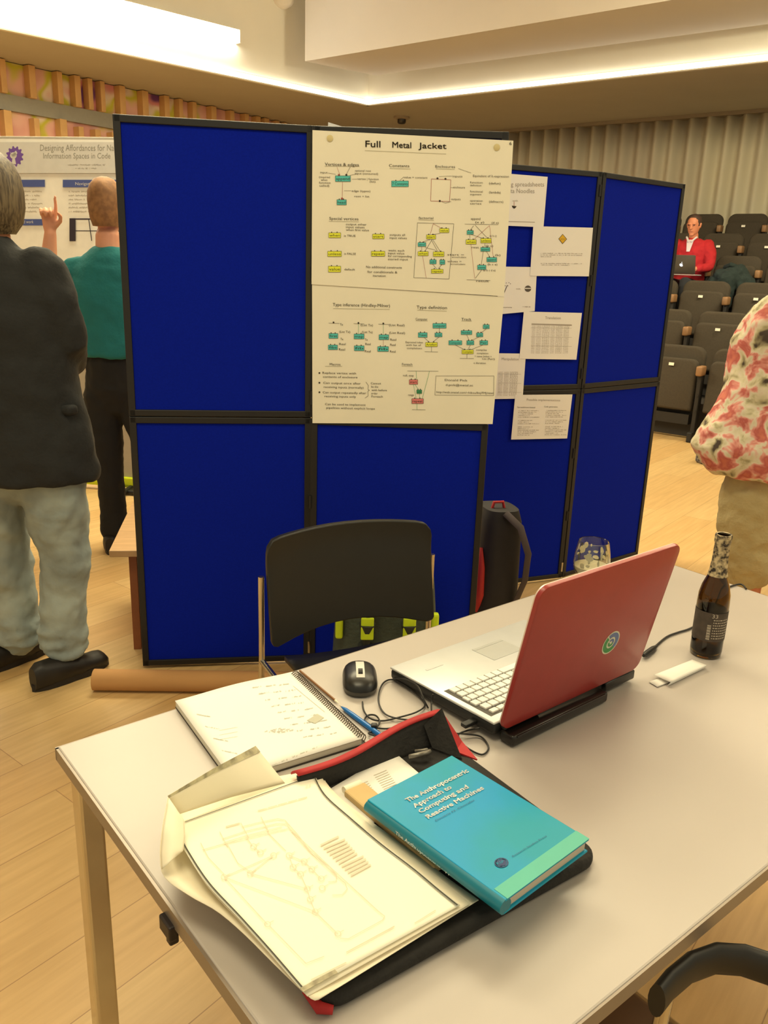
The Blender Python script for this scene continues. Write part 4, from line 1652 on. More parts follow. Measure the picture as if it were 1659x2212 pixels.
a_, b_ = at(738, 1527, .745), at(826, 1592, .745)
t = thing('ballpoint_pen', 'bright blue ballpoint pen lying beside the notepad spiral', 'pen', (a_.x, a_.y, TZ))
I = inv(t)
a_, b_ = I @ (a_), I @ b_
mb = MB()
mb.tube([a_, a_.lerp(b_, .1), a_.lerp(b_, .3), a_.lerp(b_, .9), b_], [.0012, .004, .005, .005, .004], n=12)
mb.build('barrel', mat('pen_blue', (20, 110, 190), .3), t, smooth=True)
mb = MB()
mb.tube([a_ - (b_ - a_) * .06, a_], [.0006, .0015], n=8)
mb.build('tip', M_CHROME, t)
a_, b_ = at(648, 1449, .744), at(724, 1513, .744)
t = thing('pencil', 'thin orange-brown pencil beside the notepad spiral', 'pencil', (a_.x, a_.y, TZ))
I = inv(t)
a_, b_ = I @ (a_), I @ b_
mb = MB()
mb.tube([a_, b_], .0025, n=6)
mb.build('shaft', mat('pencil_orange', (136, 92, 50), .5), t)
mb = MB()
mb.tube([b_, b_ + (b_ - a_) * .09], [.0025, .0004], n=6)
mb.build('point', M_CREAM, t)

# ================================================================= BLACK LAPTOP SLEEVE WITH RED LINING
B0 = at(700, 2200, .743)
sl_a = math.radians(35.6)
sl = thing('laptop_sleeve', 'black laptop sleeve with red lining under the papers and blue book', 'sleeve', (B0.x, B0.y, TZ), sl_a)
I = inv(sl)
M_NEO = mat('neoprene_black', (34, 32, 30), .85, var=.12, scale=60, bump=.3)
M_REDL = mat('red_lining', (176, 34, 38), .7, var=.08)
SW, SD = .468, .360
mb = MB()
rg2 = lambda s, z: [Vector((SW / 2 + (x) * (1 - s), SD / 2 + (y - SD / 2) * (1 - s), z)) for x, y in rounded_rect(SW, SD, .03)]
mb.loft([rg2(.03, .001), rg2(.004, .006), rg2(0, .012), rg2(.004, .018), rg2(.03, .022)])
mb.build('lower_half', M_NEO, sl, smooth=True)
# back wall: black inside, red lip
mb = MB()


def wallp(u, v):
    u = .36 + .64 * u
    x = u * (SW - .01)
    y = SD - .012 + .010 * v + .01 * math.sin(u * 9) * v
    z = .018 + v * (.030 + .022 * u ** 1.5)
    return Vector((x, y, z))


mb.grid(wallp, 20, 5)
mb.build('back_wall', M_NEO, sl, smooth=True, fix=False, solid=.006, solid_off=0)
mb = MB()
mb.grid(lambda u, v: wallp(u, 1) + Vector((0, -.004 + .024 * v, .003 + .003 * math.sin(v * PI) - .010 * v * v)), 20, 5)
mb.build('red_lip', M_REDL, sl, smooth=True, fix=False, solid=.003, solid_off=0)
mb = MB()
pA = Vector((SW - .012, SD + .004, .075))
mb.add([pA, Vector((SW + .012, SD - .03, .022)), Vector((SW + .0, SD - .085, .020)), Vector((SW - .02, SD - .05, .024))], [[0, 1, 2, 3]])
mb.build('red_gusset', M_REDL, sl, fix=False, solid=.003)
mb = MB()
mb.add([pA + Vector((.004, 0, .004)), Vector((SW - .02, SD - .07, .022)), Vector((SW - .045, SD - .02, .024)), Vector((SW - .05, SD, .06))], [[0, 1, 2, 3]])
mb.build('corner_flap', M_NEO, sl, fix=False, solid=.004)
mb = MB()
mb.tube([(.012, .000, .008), (.000, .010, .009), (-.002, .04, .008)], [.005, .007, .004], n=10)
mb.build('red_piping', M_REDL, sl, smooth=True)
q = at(905, 1632, .772)
t = thing('metal_clip', 'small grey metal clip inside the open sleeve corner', 'clip', q)
mb = MB()
mb.tube([(-.016, -.008, .002), (-.004, -.012, .008), (.012, -.004, .008), (.018, .008, .003)], .0045, n=8)
mb.tube([(-.006, .010, .002), (.006, .006, .006), (.014, .014, .003)], .003, n=8)
mb.build('jaws', mat('clip_grey', (120, 116, 108), .35, .6), t, smooth=True)

# ================================================================= PAPERS ON THE SLEEVE
def hump(p):
    return 0


t = thing('text_sheet', 'white typed sheet half hidden under the blue book', 'paper', at(800, 1690, .765))
I = inv(t)
quad_sheet([(700, 1712), (850, 1623), (930, 1692), (790, 1790)], (.7665, .7665, .7665, .7665), 'sheet', t, M_PAPER, II=I)
pen = Pen(lambda x, y, k: I @ at(x, y, .7672 + .0002 * k), 2.592, 680, 1540)
for (x0, y0) in ((225, 412), (330, 350)):
    for i in range(8):
        pen.line([(x0 + i * 8, y0 + i * 11), (x0 + i * 8 + 72, y0 + i * 11 - 30)], 4, M_FAINT if False else mat('print_pale', (205, 198, 182), .8))
pen.build('print', t)

# wooden-coloured ruler / folder edge under the blue book
ea, eb = at(765, 1712, .777), at(935, 1856, .777)
t = thing('manila_folder', 'tan folder edge showing between the papers and the blue book', 'folder', (ea.x, ea.y, TZ + .024), math.atan2((eb - ea).y, (eb - ea).x))
Lx = (eb - ea).length
mb = MB()
mb.box((Lx / 2, .010, .0075), (Lx * 1.15, .040, .011), bev=.003)
mb.build('folder_body', mat('manila', (206, 176, 122), .7, var=.06), t)
mb = MB()
mb.tube([(-.018, -.006, .008), (-.018, .026, .008)], .007, n=10)
mb.build('folder_end', M_CREAM, t, smooth=True)

# teal book
q4 = [at(802, 1727, .812), at(968, 1631, .812), at(1275, 1808, .812), at(1089, 1950, .812)]
bu = ((q4[1] - q4[0]) + (q4[2] - q4[3])) / 2
bv = ((q4[3] - q4[0]) + (q4[2] - q4[1])) / 2
ba = math.atan2(-bv.y, -bv.x) - PI / 2     # page up direction is local +y
bw, bh = bu.length, bv.length
ctr = (q4[0] + q4[1] + q4[2] + q4[3]) / 4
book = thing('hardback_book', 'blue hardback book The Anthropocentric Approach to Computing on the sleeve', 'book', (ctr.x, ctr.y, .790), ba)
print('BOOK', bw, bh, math.degrees(ba))
I = inv(book)
M_BOOK = mat('book_blue', (0, 150, 205), .4, var=.05, scale=6, rgb2=(0, 150, 175), spec=.3)
M_BOOK2 = mat('book_edge_teal', (70, 178, 160), .4)
x0, x1 = -bw / 2, bw / 2
y0, y1 = -bh / 2, bh / 2
mb = MB()
mb.box((0, 0, .0205), (bw, bh, .003), bev=.0012)
mb.box((0, 0, .0015), (bw, bh, .003), bev=.0012)
mb.build('cover', M_BOOK, book)
mb = MB()
mb.tube([(x0 + .002, y0 + .0005, .011), (x0 + .002, y1 - .0005, .011)], (.011, .009), n=20)
mb.build('spine', mat('spine_teal', (6, 118, 140), .4), book, smooth=True)
mb = MB()
mb.box((.001, 0, .011), (bw - .008, bh - .008, .0165))
mb.build('page_block', mat('book_pages', (205, 195, 180), .8, var=.15, scale=300, stretch=(.1, .1, 30)), book)
mb = MB()
mb.box((.002, y0 + .011, .0222), (bw - .004, .022, .0004))
mb.build('pale_band', M_BOOK2, book)
M_TITLE = mat('title_white', (236, 240, 236), .6)
pen = Pen(lambda x, y, k: I @ at(x, y, .8125 + .0003 * k), 2.592, 680, 1540)
for s, a, b in (('The Anthropocentric', (522, 498), (862, 328)), ('Approach to', (562, 530), (768, 420)), ('Computing and', (594, 560), (862, 418)), ('Reactive Machines', (636, 590), (948, 424))):
    for d in ((0, 0), (1.8, 0), (0, 1.8), (1.8, 1.8)):
        pen.text(s, (a[0] + d[0], a[1] + d[1]), (b[0] + d[0], b[1] + d[1]), (-20, -17), M_TITLE)
pen.build('title', book)
pen = Pen(pen.fn, 2.592, 680, 1540)
M_BDK = mat('book_dark_ink', (10, 85, 130), .6)
pen.text('Dimitris N. Chorafas', (680, 606), (895, 490), (-8, -7), M_BDK)
pen.text('Research Studies Press', (1110, 806), (1300, 690), (-8, -7), M_BDK)
pen.build('author_line', book)
pen = Pen(pen.fn, 2.592, 680, 1540)
pen.disc(1045, 838, 40, mat('seal_navy', (40, 60, 110), .6), 1, 28)
pen.ring(1045, 838, 32, 4, M_BOOK, 21)
pen.text('RSP', (1022, 850), (1062, 836), (-8, -12), M_BOOK)
pen.build('seal', book)
mb = MB()
sg, sf = glyphs('The Anthropocentric Approach')
mb.add([Vector((x0 - .0078, y1 - .07 - .13 * u, .0075 + .006 * v)) for u, v in sg], sf)
mb.build('spine_title', M_TITLE, book, fix=False)

# stack of large drawings
fq = {'a': (396, 1775), 'b': (679, 1672), 'c': (994, 1955), 'd': (655, 2146)}


def bil(c, u, v):
    return c[0].lerp(c[1], u).lerp(c[3].lerp(c[2], u), v)


def poly_at(pts, v):
    """smooth curve through the points, v 0..1"""
    n = len(pts) - 1
    s_ = min(n - 1e-6, v * n)
    i = int(s_)
    f = s_ - i
    g = lambda k: pts[max(0, min(n, k))]
    a, b, c, d = g(i - 1), g(i), g(i + 1), g(i + 2)
    return tuple(.5 * (2 * b[q] + (-a[q] + c[q]) * f + (2 * a[q] - 5 * b[q] + 4 * c[q] - d[q]) * f * f + (-a[q] + 3 * b[q] - 3 * c[q] + d[q]) * f ** 3) for q in range(2))


def sheet_on(name, label, left, right, zfun, m, th=.0006):
    r = thing(name, label, 'paper', at(left[-1][0], left[-1][1], .776))
    I_ = inv(r)

    def fn(u, v, dz=0.0):
        a, b = poly_at(left, v), poly_at(right, v)
        return I_ @ at(a[0] + (b[0] - a[0]) * u, a[1] + (b[1] - a[1]) * u, zfun(u, v) + dz)
    q = MB()
    q.grid(fn, 24, 30)
    q.build('sheet', m, r, fix=False, smooth=True, solid=th, solid_off=1)
    return r, fn, I_


def zlow(u, v):
    return .7755 + .062 * max(0, 1 - v / .42) ** 1.3 * math.exp(-(u / .06) ** 2) + .010 * math.exp(-(u / .10) ** 2) * math.sin(PI * min(1, max(0, v))) ** 1.0


LB_ = [(363, 1722), (351, 1790), (346, 1850), (356, 1895), (410, 1935), (470, 1969), (530, 2020), (600, 2090), (668, 2154), (688, 2160)]
RB_ = [(690, 1660), (706, 1692), (740, 1728), (785, 1762), (835, 1798), (880, 1832), (930, 1868), (975, 1902), (1015, 1930), (1034, 1944)]
big, bf, bI = sheet_on('folded_drawing', 'large cream folded drawing curling up at its left, under the diagram', LB_, RB_, zlow, M_CREAM)
# page behind, standing up a little, with a taped rear edge
K1 = [at(556, 1617, .830), at(460, 1667, .838), at(364, 1723, .842)]
K2 = [at(616, 1692, .781), at(500, 1722, .785), at(384, 1760, .800)]


def flap(u, v):
    s = u * 2
    i = min(1, int(s))
    p = K1[i].lerp(K1[i + 1], s - i).lerp(K2[i].lerp(K2[i + 1], s - i), v)
    return bI @ p


mb = MB()
mb.grid(flap, 12, 8)
mb.build('rear_flap', M_CREAM, big, smooth=True, fix=False, solid=.0008)
mb = MB()
mb.grid(lambda u, v: flap(u, -.06 + .17 * v * (1 - .3 * u)) + Vector((0, -.0004, .0014)), 16, 1)
mb.build('tape_edge', mat('grey_tape', (140, 132, 108), .5, scale=50, rgb2=(205, 196, 160)), big, fix=False, solid=.0005)
# curled over left corner
Ka = [(364, 1722, .8430), (352, 1790, .8300), (347, 1845, .8130), (349, 1878, .8030)]
Kb = [(398, 1772, .8200), (400, 1805, .8140), (396, 1838, .8080), (386, 1846, .8060)]


def curl(u, v):
    s = u * 3
    i = min(2, int(s))
    f = s - i
    a = [Ka[i][q] * (1 - f) + Ka[i + 1][q] * f for q in range(3)]
    b = [Kb[i][q] * (1 - f) + Kb[i + 1][q] * f for q in range(3)]
    c = [a[q] * (1 - v) + b[q] * v for q in range(3)]
    return bI @ at(c[0], c[1], c[2] + .006 * math.sin(PI * v))


mb = MB()
mb.grid(curl, 14, 10)
mb.build('curled_corner', M_CREAM, big, smooth=True, fix=False, solid=.0006)

L2_ = [(400, 1772), (393, 1812), (409, 1850), (450, 1917), (516, 1988), (588, 2066), (664, 2152)]
R2_ = [(688, 1665), (713, 1705), (765, 1752), (832, 1808), (906, 1866), (965, 1912), (1016, 1952)]
_mid = sheet_on('folded_drawing', 'cream drawing sheet lying just under the top diagram sheet', L2_, R2_, lambda u, v: .7800 + .010 * math.sin(PI * v) * (1 - u) ** 2 + .008 * (1 - v) ** 2 * (1 - u), M_CREAM)


def ztop(u, v):
    return .7835 + .013 * math.sin(PI * v) * (1 - u) ** 2 + .012 * (1 - v) ** 2 * (1 - u) + .004 * math.sin(PI * v) * u


LT_ = [(396, 1775), (389, 1812), (405, 1847), (448, 1911), (513, 1981), (583, 2059), (655, 2143)]
RT_ = [(679, 1672), (704, 1716), (757, 1764), (826, 1822), (897, 1876), (950, 1920), (994, 1955)]
top, tf, tI = sheet_on('diagram_sheet', 'top cream sheet with a faint circuit-like diagram and black border line', LT_, RT_, ztop, mat('diagram_paper', (243, 240, 222), .7, var=.02, scale=6))
NV = 60
TABL = [(poly_at(LT_, k / NV), poly_at(RT_, k / NV)) for k in range(NV + 1)]


def top_map(x, y, k):
    # find (u, v) of the drawing point on the sheet
    best = None
    for n_ in range(NV):
        (a, b), (c, d) = TABL[n_], TABL[n_ + 1]
        ya = a[1] + (b[1] - a[1]) * (x - a[0]) / (b[0] - a[0])
        yc = c[1] + (d[1] - c[1]) * (x - c[0]) / (d[0] - c[0])
        if ya <= y <= yc:
            f = (y - ya) / (yc - ya)
            p = (a[0] + (c[0] - a[0]) * f, b[0] + (d[0] - b[0]) * f)
            best = ((x - p[0]) / (p[1] - p[0]), (n_ + f) / NV)
            break
    if best is None:
        best = (.5, 0 if y < 1800 else 1)
    return tI @ at(x, y, ztop(*best) + .0016 + .0003 * k)


pen = Pen(top_map, 2.304, 340, 1560)
M_BORD = mat('border_line', (60, 60, 48), .7)
M_DIA = mat('diagram_line', (216, 204, 178), .7)
pen2 = Pen(lambda x, y, k: tf(x, y, .0018), 1, 0, 0)
e_ = .004
pen2.line([(.0 + e_, .02), (1 - e_, .02)], .008, M_BORD)
pen2.line([(1 - .01, .02), (1 - .01, .97)], .008, M_BORD)
pen2.line([(.012, .10), (.012, 1 - .02)], .008, M_BORD)
pen2.mb.v = pen2.mb.v
# subdivide border lines by drawing short steps
pen2.mb = MB()
N_ = 40
for (a, b) in (((.014, .014), (.992, .014)), ((.992, .014), (.990, .985)), ((.016, .09), (.014, .985))):
    for i in range(N_):
        p, q = i / N_, (i + 1) / N_
        pen2.line([(a[0] + (b[0] - a[0]) * p, a[1] + (b[1] - a[1]) * p), (a[0] + (b[0] - a[0]) * q, a[1] + (b[1] - a[1]) * q)], .009, M_BORD)
pen2.build('border', top)
D = lambda *p: pen.line(list(p), 3, M_DIA)
for k, (x, y) in enumerate(((215, 600), (310, 545), (415, 500), (515, 470))):
    D((x, y), (x + 40, y + 75))
D((225, 635), (330, 605), (600, 540), (650, 530))
D((325, 580), (430, 545), (590, 505), (640, 505))
D((330, 600), (440, 565), (620, 520))
D((420, 520), (520, 495), (600, 480), (635, 487))
D((635, 487), (700, 560), (760, 640), (860, 720), (892, 760), (890, 790), (850, 795))
D((640, 505), (700, 580), (780, 665), (870, 745), (935, 800), (945, 830), (920, 858), (870, 860))
D((650, 520), (860, 720), (1100, 940), (1132, 965), (1120, 985), (950, 1078), (910, 1075))
circ = [(478, 618), (512, 648), (578, 662), (655, 662), (675, 720), (730, 692), (712, 755), (768, 730), (815, 778), (745, 828), (820, 825), (760, 880), (785, 942), (898, 1052), (332, 770), (462, 752), (548, 1005)]
for x, y in circ:
    pen.ring(x, y, 15, 3, M_DIA, 13)
    D((x + 12, y - 8), (x + 30, y - 18))
for a, b in ((0, 1), (3, 4), (4, 6), (6, 9), (9, 11), (11, 12), (12, 13), (3, 5), (5, 7), (7, 8), (14, 2), (15, 2), (14, 12), (15, 9), (14, 16)):
    D(circ[a], circ[b])
D((255, 675), (332, 755))
D((345, 600), (400, 700), (462, 745))
D((440, 570), (470, 610))
D((530, 500), (560, 560), (640, 640))
D((560, 1015), (740, 1200), (830, 1165))
D((740, 1145), (940, 1145)) if False else None
pen.line([(940, 1145), (1180, 1015)], 5, M_DIA)
pen.line([(765, 1282), (940, 1195)], 5, M_DIA)
pen.line([(1280, 1000), (1385, 935)], 4, M_DIA)
pen.line([(340, 520), (410, 502)], 5, M_DIA)
M_PNK = mat('pink_text_block', (228, 208, 186), .8)
for i in range(11):
    pen.line([(812 + i * 15, 612 + i * 15), (912 + i * 15 + (i * 37 % 20) - 10, 568 + i * 14)], 9, M_PNK)
pen.text('24', (735, 325), (762, 318), (2, -10), M_DIA)
for i in range(5):
    pen.line([(500 + i * 50, 440 - i * 14), (545 + i * 50, 428 - i * 14)], 4, M_DIA)
pen.build('diagram', top)
mb = MB()
mb.grid(lambda u, v: tf(u * .22, .975 + .025 * v, .0014), 8, 1)
mb.build('tape_corner', MATS['grey_tape'], top, fix=False, solid=.0006)


# ================================================================= PEOPLE
def limb(mb, pts, rs, n=14, hint=None):
    """limb with rounded ends"""
    pts = [Vector(p) for p in pts]
    rs = [r if isinstance(r, tuple) else (r, r) for r in rs]
    a = (pts[0] - pts[1]).normalized()
    b = (pts[-1] - pts[-2]).normalized()
    P, R_ = [], []
    for s, c in ((.95, .3), (.7, .7)):
        P.append(pts[0] + a * rs[0][0] * s)
        R_.append((rs[0][0] * c, rs[0][1] * c))
    P += pts
    R_ += rs
    for s, c in ((.7, .7), (.95, .3)):
        P.append(pts[-1] + b * rs[-1][0] * s)
        R_.append((rs[-1][0] * c, rs[-1][1] * c))
    mb.tube(P, R_, n=n, hint=hint)


def hand(mb, M, curl=.5, point=False, s=1.0):
    """hand in local frame: wrist at origin, fingers along +z, palm facing -y, thumb on +x"""
    def A(pts, rs):
        limb(mb, [M @ (Vector(p) * s) for p in pts], [r * s for r in rs], 8)
    limb(mb, [M @ (Vector(p) * s) for p in ((0, 0, -.01), (0, 0, .03), (0, 0, .075))], [(.018 * s, .026 * s), (.015 * s, .034 * s), (.013 * s, .037 * s)], 10, M.to_3x3() @ Vector((0, 1, 0)))
    for i, (x, L) in enumerate(((.030, .070), (.010, .078), (-.011, .072), (-.030, .056))):
        c = .08 if (point and i == 0) else curl
        z = .080
        y = 0
        pts = [(x, y, z - .012)]
        a = 0
        for k, f in enumerate((.45, .32, .23)):
            a += c * (1.0 if k else .9)
            y -= math.sin(a) * L * f
            z += math.cos(a) * L * f
            pts.append((x * 1.08, y, z))
        A(pts, [.0092, .0088, .008, .0068])
    A([(.026, -.004, .020), (.048, -.014, .044), (.050, -.026, .066), (.040, -.036, .080)], [.012, .0105, .0095, .008])


def head(mb, M, s=1.0, face=True):
    """head, face towards -y, base of the skull at origin; about 0.24 tall"""
    rows = [(0, -.004, -.105, .020, .020), (0, -.012, -.098, .040, .046), (0, -.012, -.075, .054, .066), (0, -.004, -.045, .064, .082), (0, .004, -.01, .071, .092), (0, .006, .03, .074, .097), (0, .006, .065, .070, .093), (0, .008, .095, .056, .076), (0, .008, .115, .034, .048), (0, .008, .122, .012, .016)]
    rings = [[M @ (Vector((cx + rx * math.cos(2 * PI * k / 24), cy + ry * math.sin(2 * PI * k / 24), z)) * s) for k in range(24)] for cx, cy, z, rx, ry in rows]
    mb.loft(rings)
    if face:
        def A(pts, rs):
            limb(mb, [M @ (Vector(p) * s) for p in pts], [r * s for r in rs], 10)
        A([(0, -.092, .022), (0, -.103, .000), (0, -.110, -.016)], [.007, .009, .012])
        A([(-.012, -.098, -.018), (.012, -.098, -.018)], [.008, .008])
        A([(-.045, -.080, .034), (-.018, -.092, .038)], [.007, .008])
        A([(.045, -.080, .034), (.018, -.092, .038)], [.007, .008])
        A([(-.018, -.086, -.046), (0, -.092, -.044), (.018, -.086, -.046)], [.006, .007, .006])
        A([(-.013, -.066, -.090), (.013, -.066, -.090)], [.016, .016])
    for sx in (-1, 1):
        limb(mb, [M @ (Vector((sx * .076, .004, -.02)) * s), M @ (Vector((sx * .082, .010, .022)) * s)], [(.008 * s, .014 * s), (.009 * s, .018 * s)], 10)


def shoe(name, parent, M, m, L=.29):
    mb = MB()
    rows = []
    for k in range(15):
        v = k / 14
        y = -.08 + L * v
        w = .036 + .014 * math.sin(min(1, v * 1.25) * PI * .9) + (.004 if v > .5 else 0)
        if v > .9:
            w *= math.sqrt(max(.05, 1 - ((v - .9) / .105) ** 2))
        if v < .08:
            w *= .72 + 3.5 * v
        h = .105 - .02 * v if v < .3 else .098 - .075 * (v - .3) / .7 * 1.0 + .012 * math.sin((v - .3) / .7 * PI)
        h = max(h, .062)
        if v > .88:
            h *= 1 - .45 * ((v - .88) / .12) ** 2
        if v < .05 or v > .97:
            h *= .85
        rows.append([M @ Vector((w * math.copysign(abs(math.cos(a)) ** .8, math.cos(a)), y, .004 + (h) * (.5 + .5 * math.copysign(abs(math.sin(a)) ** .85, math.sin(a))))) for a in [2 * PI * i / 16 for i in range(16)]])
    mb.loft(rows)
    o = mb.build(name, m, parent, smooth=True)
    mb = MB()
    ol = []
    for k in range(24):
        a = 2 * PI * k / 24
        ol.append((math.cos(a) * (.052 if math.sin(a) > 0 else .044), -.08 + L / 2 + math.sin(a) * (L / 2 + .006)))
    mb.prism(ol, .0, .026, M=M)
    mb.build('sole', mat('sole_dark', (34, 28, 24), .7), o)
    return o


M_JEANS = mat('washed_jeans', (160, 170, 166), .9, var=.2, scale=5, rgb2=(130, 140, 140), bump=.3, bscale=30)
M_JACKET = mat('charcoal_jacket', (30, 32, 34), .85, var=.15, scale=20, bump=.2)
M_SHOE = mat('shoe_black', (24, 20, 18), .5, var=.1)

# ---- man in charcoal jacket
t = thing('person', 'standing person with grey bobbed hair, charcoal jacket and pale jeans, seen from behind', 'person', (-1.365, 2.90, 0), 0)
mb = MB()
limb(mb, [(.05, 0, .95), (.05, 0, 1.2), (.04, 0, 1.42), (0, 0, 1.50)], [(.15, .09), (.14, .09), (.15, .09), (.09, .07)])
limb(mb, [(.01, .02, 1.5), (.015, .02, 1.62)], [.058, .055])
head(mb, rmat(rx=.05, rz=PI + .1, loc=(.015, .03, 1.75)), 1.0)
for sx, kx in ((1, .17), (-1, -.055)):
    fy = 0 if sx > 0 else .05
    limb(mb, [(.05 + sx * .09, 0, .92), (kx, fy, .50), (kx - .010, fy - .01, .10)], [.075, .050, .038])
    limb(mb, [(sx * .165, 0, 1.49), (sx * .235, .0, 1.27), (sx * .20, .12, 1.19), (sx * .10, .26, 1.16)], [.045, .036, .034, .027])
    hand(mb, rmat(rx=-1.4, rz=sx * .9, loc=(sx * .09, .28, 1.16)), .5)
blobify(mb, 'body', M_SKIN, t, .009, 3)
# hair: bob
mb = MB()
rows = [(0, .0, -.135, .070, .070), (0, .0, -.10, .096, .096), (0, .0, -.05, .106, .112), (0, .0, .0, .106, .116), (0, .0, .05, .098, .112), (0, .0, .09, .078, .094), (0, .0, .12, .048, .06), (0, 0, .135, .015, .02)]
HM = rmat(rx=.02, loc=(.015, .02, 1.755))
nseg = 72
rings = []
for cx, cy, z, rx, ry in rows:
    rings.append([HM @ Vector((cx + rx * math.cos(2 * PI * k / nseg) * (1 + .018 * math.sin(k * 2.4)), cy + ry * math.sin(2 * PI * k / nseg) * (1 + .018 * math.sin(k * 2.4)), z)) for k in range(nseg)])
mb.loft(rings)
mb.build('hair', mat('grey_brown_hair', (112, 98, 74), .55, var=.3, scale=26, rgb2=(62, 50, 36), stretch=(6, 6, .5)), t, smooth=True)
# jeans
mb = MB()
limb(mb, [(.05, 0, 1.0), (.05, 0, .86)], [(.17, .13), (.18, .14)])
limb(mb, [(.145, 0, .84), (.165, .0, .66), (.170, .01, .48), (.160, .0, .30), (.150, -.01, .13)], [(.120, .125), (.108, .115), (.092, .10), (.080, .09), (.080, .085)])
limb(mb, [(-.075, 0, .84), (-.075, .02, .66), (-.065, .05, .48), (-.055, .06, .30), (-.055, .06, .12)], [(.120, .125), (.105, .115), (.09, .10), (.078, .09), (.082, .09)])
for cx, cy in ((.150, -.01), (-.055, .06)):
    for z in (.11, .15, .19):
        pts = [Vector((cx + .082 * math.cos(a), cy + .085 * math.sin(a), z + .010 * math.sin(a * 2 + z * 60))) for a in [2 * PI * i / 20 for i in range(21)]]
        mb.tube(pts, .012, n=6, cap=False)
blobify(mb, 'jeans', M_JEANS, t, .011, 5, .035, .10)
# jacket
mb = MB()
rows = [(.035, 0, .78, .285, .175), (.035, 0, .82, .288, .178), (.03, 0, .95, .275, .17), (.025, 0, 1.08, .255, .16), (.02, 0, 1.2, .25, .155), (.01, 0, 1.34, .25, .155), (.0, 0, 1.45, .235, .14), (-.01, .0, 1.53, .19, .115), (.0, .0, 1.58, .10, .09), (.01, .0, 1.61, .06, .065)]
mb.ell(rows, n=32)
limb(mb, [(.175, 0, 1.50), (.22, -.01, 1.40), (.245, .0, 1.27), (.20, .12, 1.19), (.12, .24, 1.16)], [.085, .078, .072, .062, .052])
limb(mb, [(-.195, 0, 1.50), (-.24, -.01, 1.40), (-.25, .0, 1.27), (-.20, .12, 1.19), (-.12, .24, 1.16)], [.085, .078, .072, .062, .052])
limb(mb, [(-.06, -.03, 1.585), (-.01, -.05, 1.575), (.05, -.02, 1.565)], [.02, .022, .02])
blobify(mb, 'jacket', M_JACKET, t, .012, 5, .03, .12)
mb = MB()
mb.box((.275, -.05, 1.045), (.10, .05, .035), bev=.012, M=rmat(rz=-.4, loc=(.0, .10, 0)))
mb.build('pocket_flap', M_JACKET, t, smooth=True)
shoe('shoe', t, rmat(rz=math.radians(-38), loc=(.135, -.10, 0)), M_SHOE, .31)
shoe('shoe', t, rmat(rz=math.radians(-30), loc=(-.11, .02, 0)), M_SHOE, .31)

# ---- man in teal
t = thing('person', 'standing man in teal jumper and black trousers raising a finger, seen from behind', 'person', (-1.42, 4.32, 0), 0)
mb = MB()
limb(mb, [(.0, 0, .95), (.0, 0, 1.2), (.0, 0, 1.42), (0, 0, 1.50)], [(.13, .09), (.12, .09), (.13, .09), (.08, .07)])
limb(mb, [(-.01, .0, 1.5), (-.01, .02, 1.66)], [.064, .060])
head(mb, rmat(rz=PI - .15, loc=(-.01, .02, 1.785)), 1.02)
for sx in (-1, 1):
    kk = 1.0 if sx < 0 else 2.4
    limb(mb, [(sx * .085, 0, .90), (sx * .07 * kk, .0, .50), (sx * .065 * kk, -.01, .10)], [.07, .05, .038])
limb(mb, [(.17, 0, 1.48), (.235, .02, 1.22), (.20, .20, 1.05)], [.045, .038, .03])
hand(mb, rmat(rx=-2.2, rz=.2, loc=(.2, .21, 1.04)), .5)
limb(mb, [(-.17, 0, 1.48), (-.27, .03, 1.42), (-.36, .06, 1.34), (-.345, .08, 1.50), (-.330, .10, 1.66)], [.045, .044, .042, .045, .030])
hand(mb, rmat(rx=.12, rz=.35, loc=(-.330, .10, 1.675)), 1.15, True, 1.1)
blobify(mb, 'body', M_SKIN, t, .007, 2)
mb = MB()
HM = rmat(loc=(-.01, .012, 1.80))
rows = [(0, -.012, -.10, .062, .070), (0, -.012, -.06, .073, .092), (0, -.006, -.02, .079, .100), (0, -.002, .02, .083, .104), (0, 0, .06, .081, .102), (0, .0, .095, .068, .088), (0, .0, .12, .046, .062), (0, 0, .132, .016, .02)]
rings = [[HM @ Vector((cx + rx * math.cos(2 * PI * k / 40), cy + ry * math.sin(2 * PI * k / 40), z)) for k in range(40)] for cx, cy, z, rx, ry in rows]
mb.loft(rings)
mb.build('hair', mat('sandy_hair', (146, 104, 64), .7, scale=40, rgb2=(122, 84, 50)), t, smooth=True)
mb = MB()
rows = [(0, 0, 1.06, .185, .135), (0, 0, 1.08, .20, .145), (0, 0, 1.16, .198, .14), (0, 0, 1.25, .205, .14), (0, 0, 1.40, .215, .14), (0, 0, 1.50, .195, .125), (0, .0, 1.56, .13, .10), (0, .0, 1.60, .072, .075)]
mb.ell(rows, n=28)
limb(mb, [(.17, 0, 1.48), (.235, .02, 1.22), (.20, .18, 1.07)], [.075, .06, .045])
limb(mb, [(-.17, 0, 1.48), (-.27, .03, 1.42), (-.365, .06, 1.33)], [.075, .066, .058])
limb(mb, [(-.365, .06, 1.33), (-.352, .07, 1.42)], [.058, .052])
blobify(mb, 'jumper', mat('teal_jumper', (20, 108, 112), .9, var=.1, scale=8, bump=.2), t, .011, 5, .03, .12)
mb = MB()
limb(mb, [(0, 0, 1.08), (0, 0, .90)], [(.155, .115), (.165, .125)])
for sx in (-1, 1):
    kk = 1.0 if sx < 0 else 2.4
    limb(mb, [(sx * .085, 0, .86), (sx * .075 * (kk + 1) / 2, .0, .66), (sx * .07 * kk, .0, .48), (sx * .065 * kk, .0, .28), (sx * .065 * kk, -.01, .11)], [(.095, .10), (.085, .09), (.075, .08), (.068, .072), (.072, .074)])
blobify(mb, 'trousers', mat('black_trousers', (20, 19, 19), .9), t, .011, 4, .02, .08)
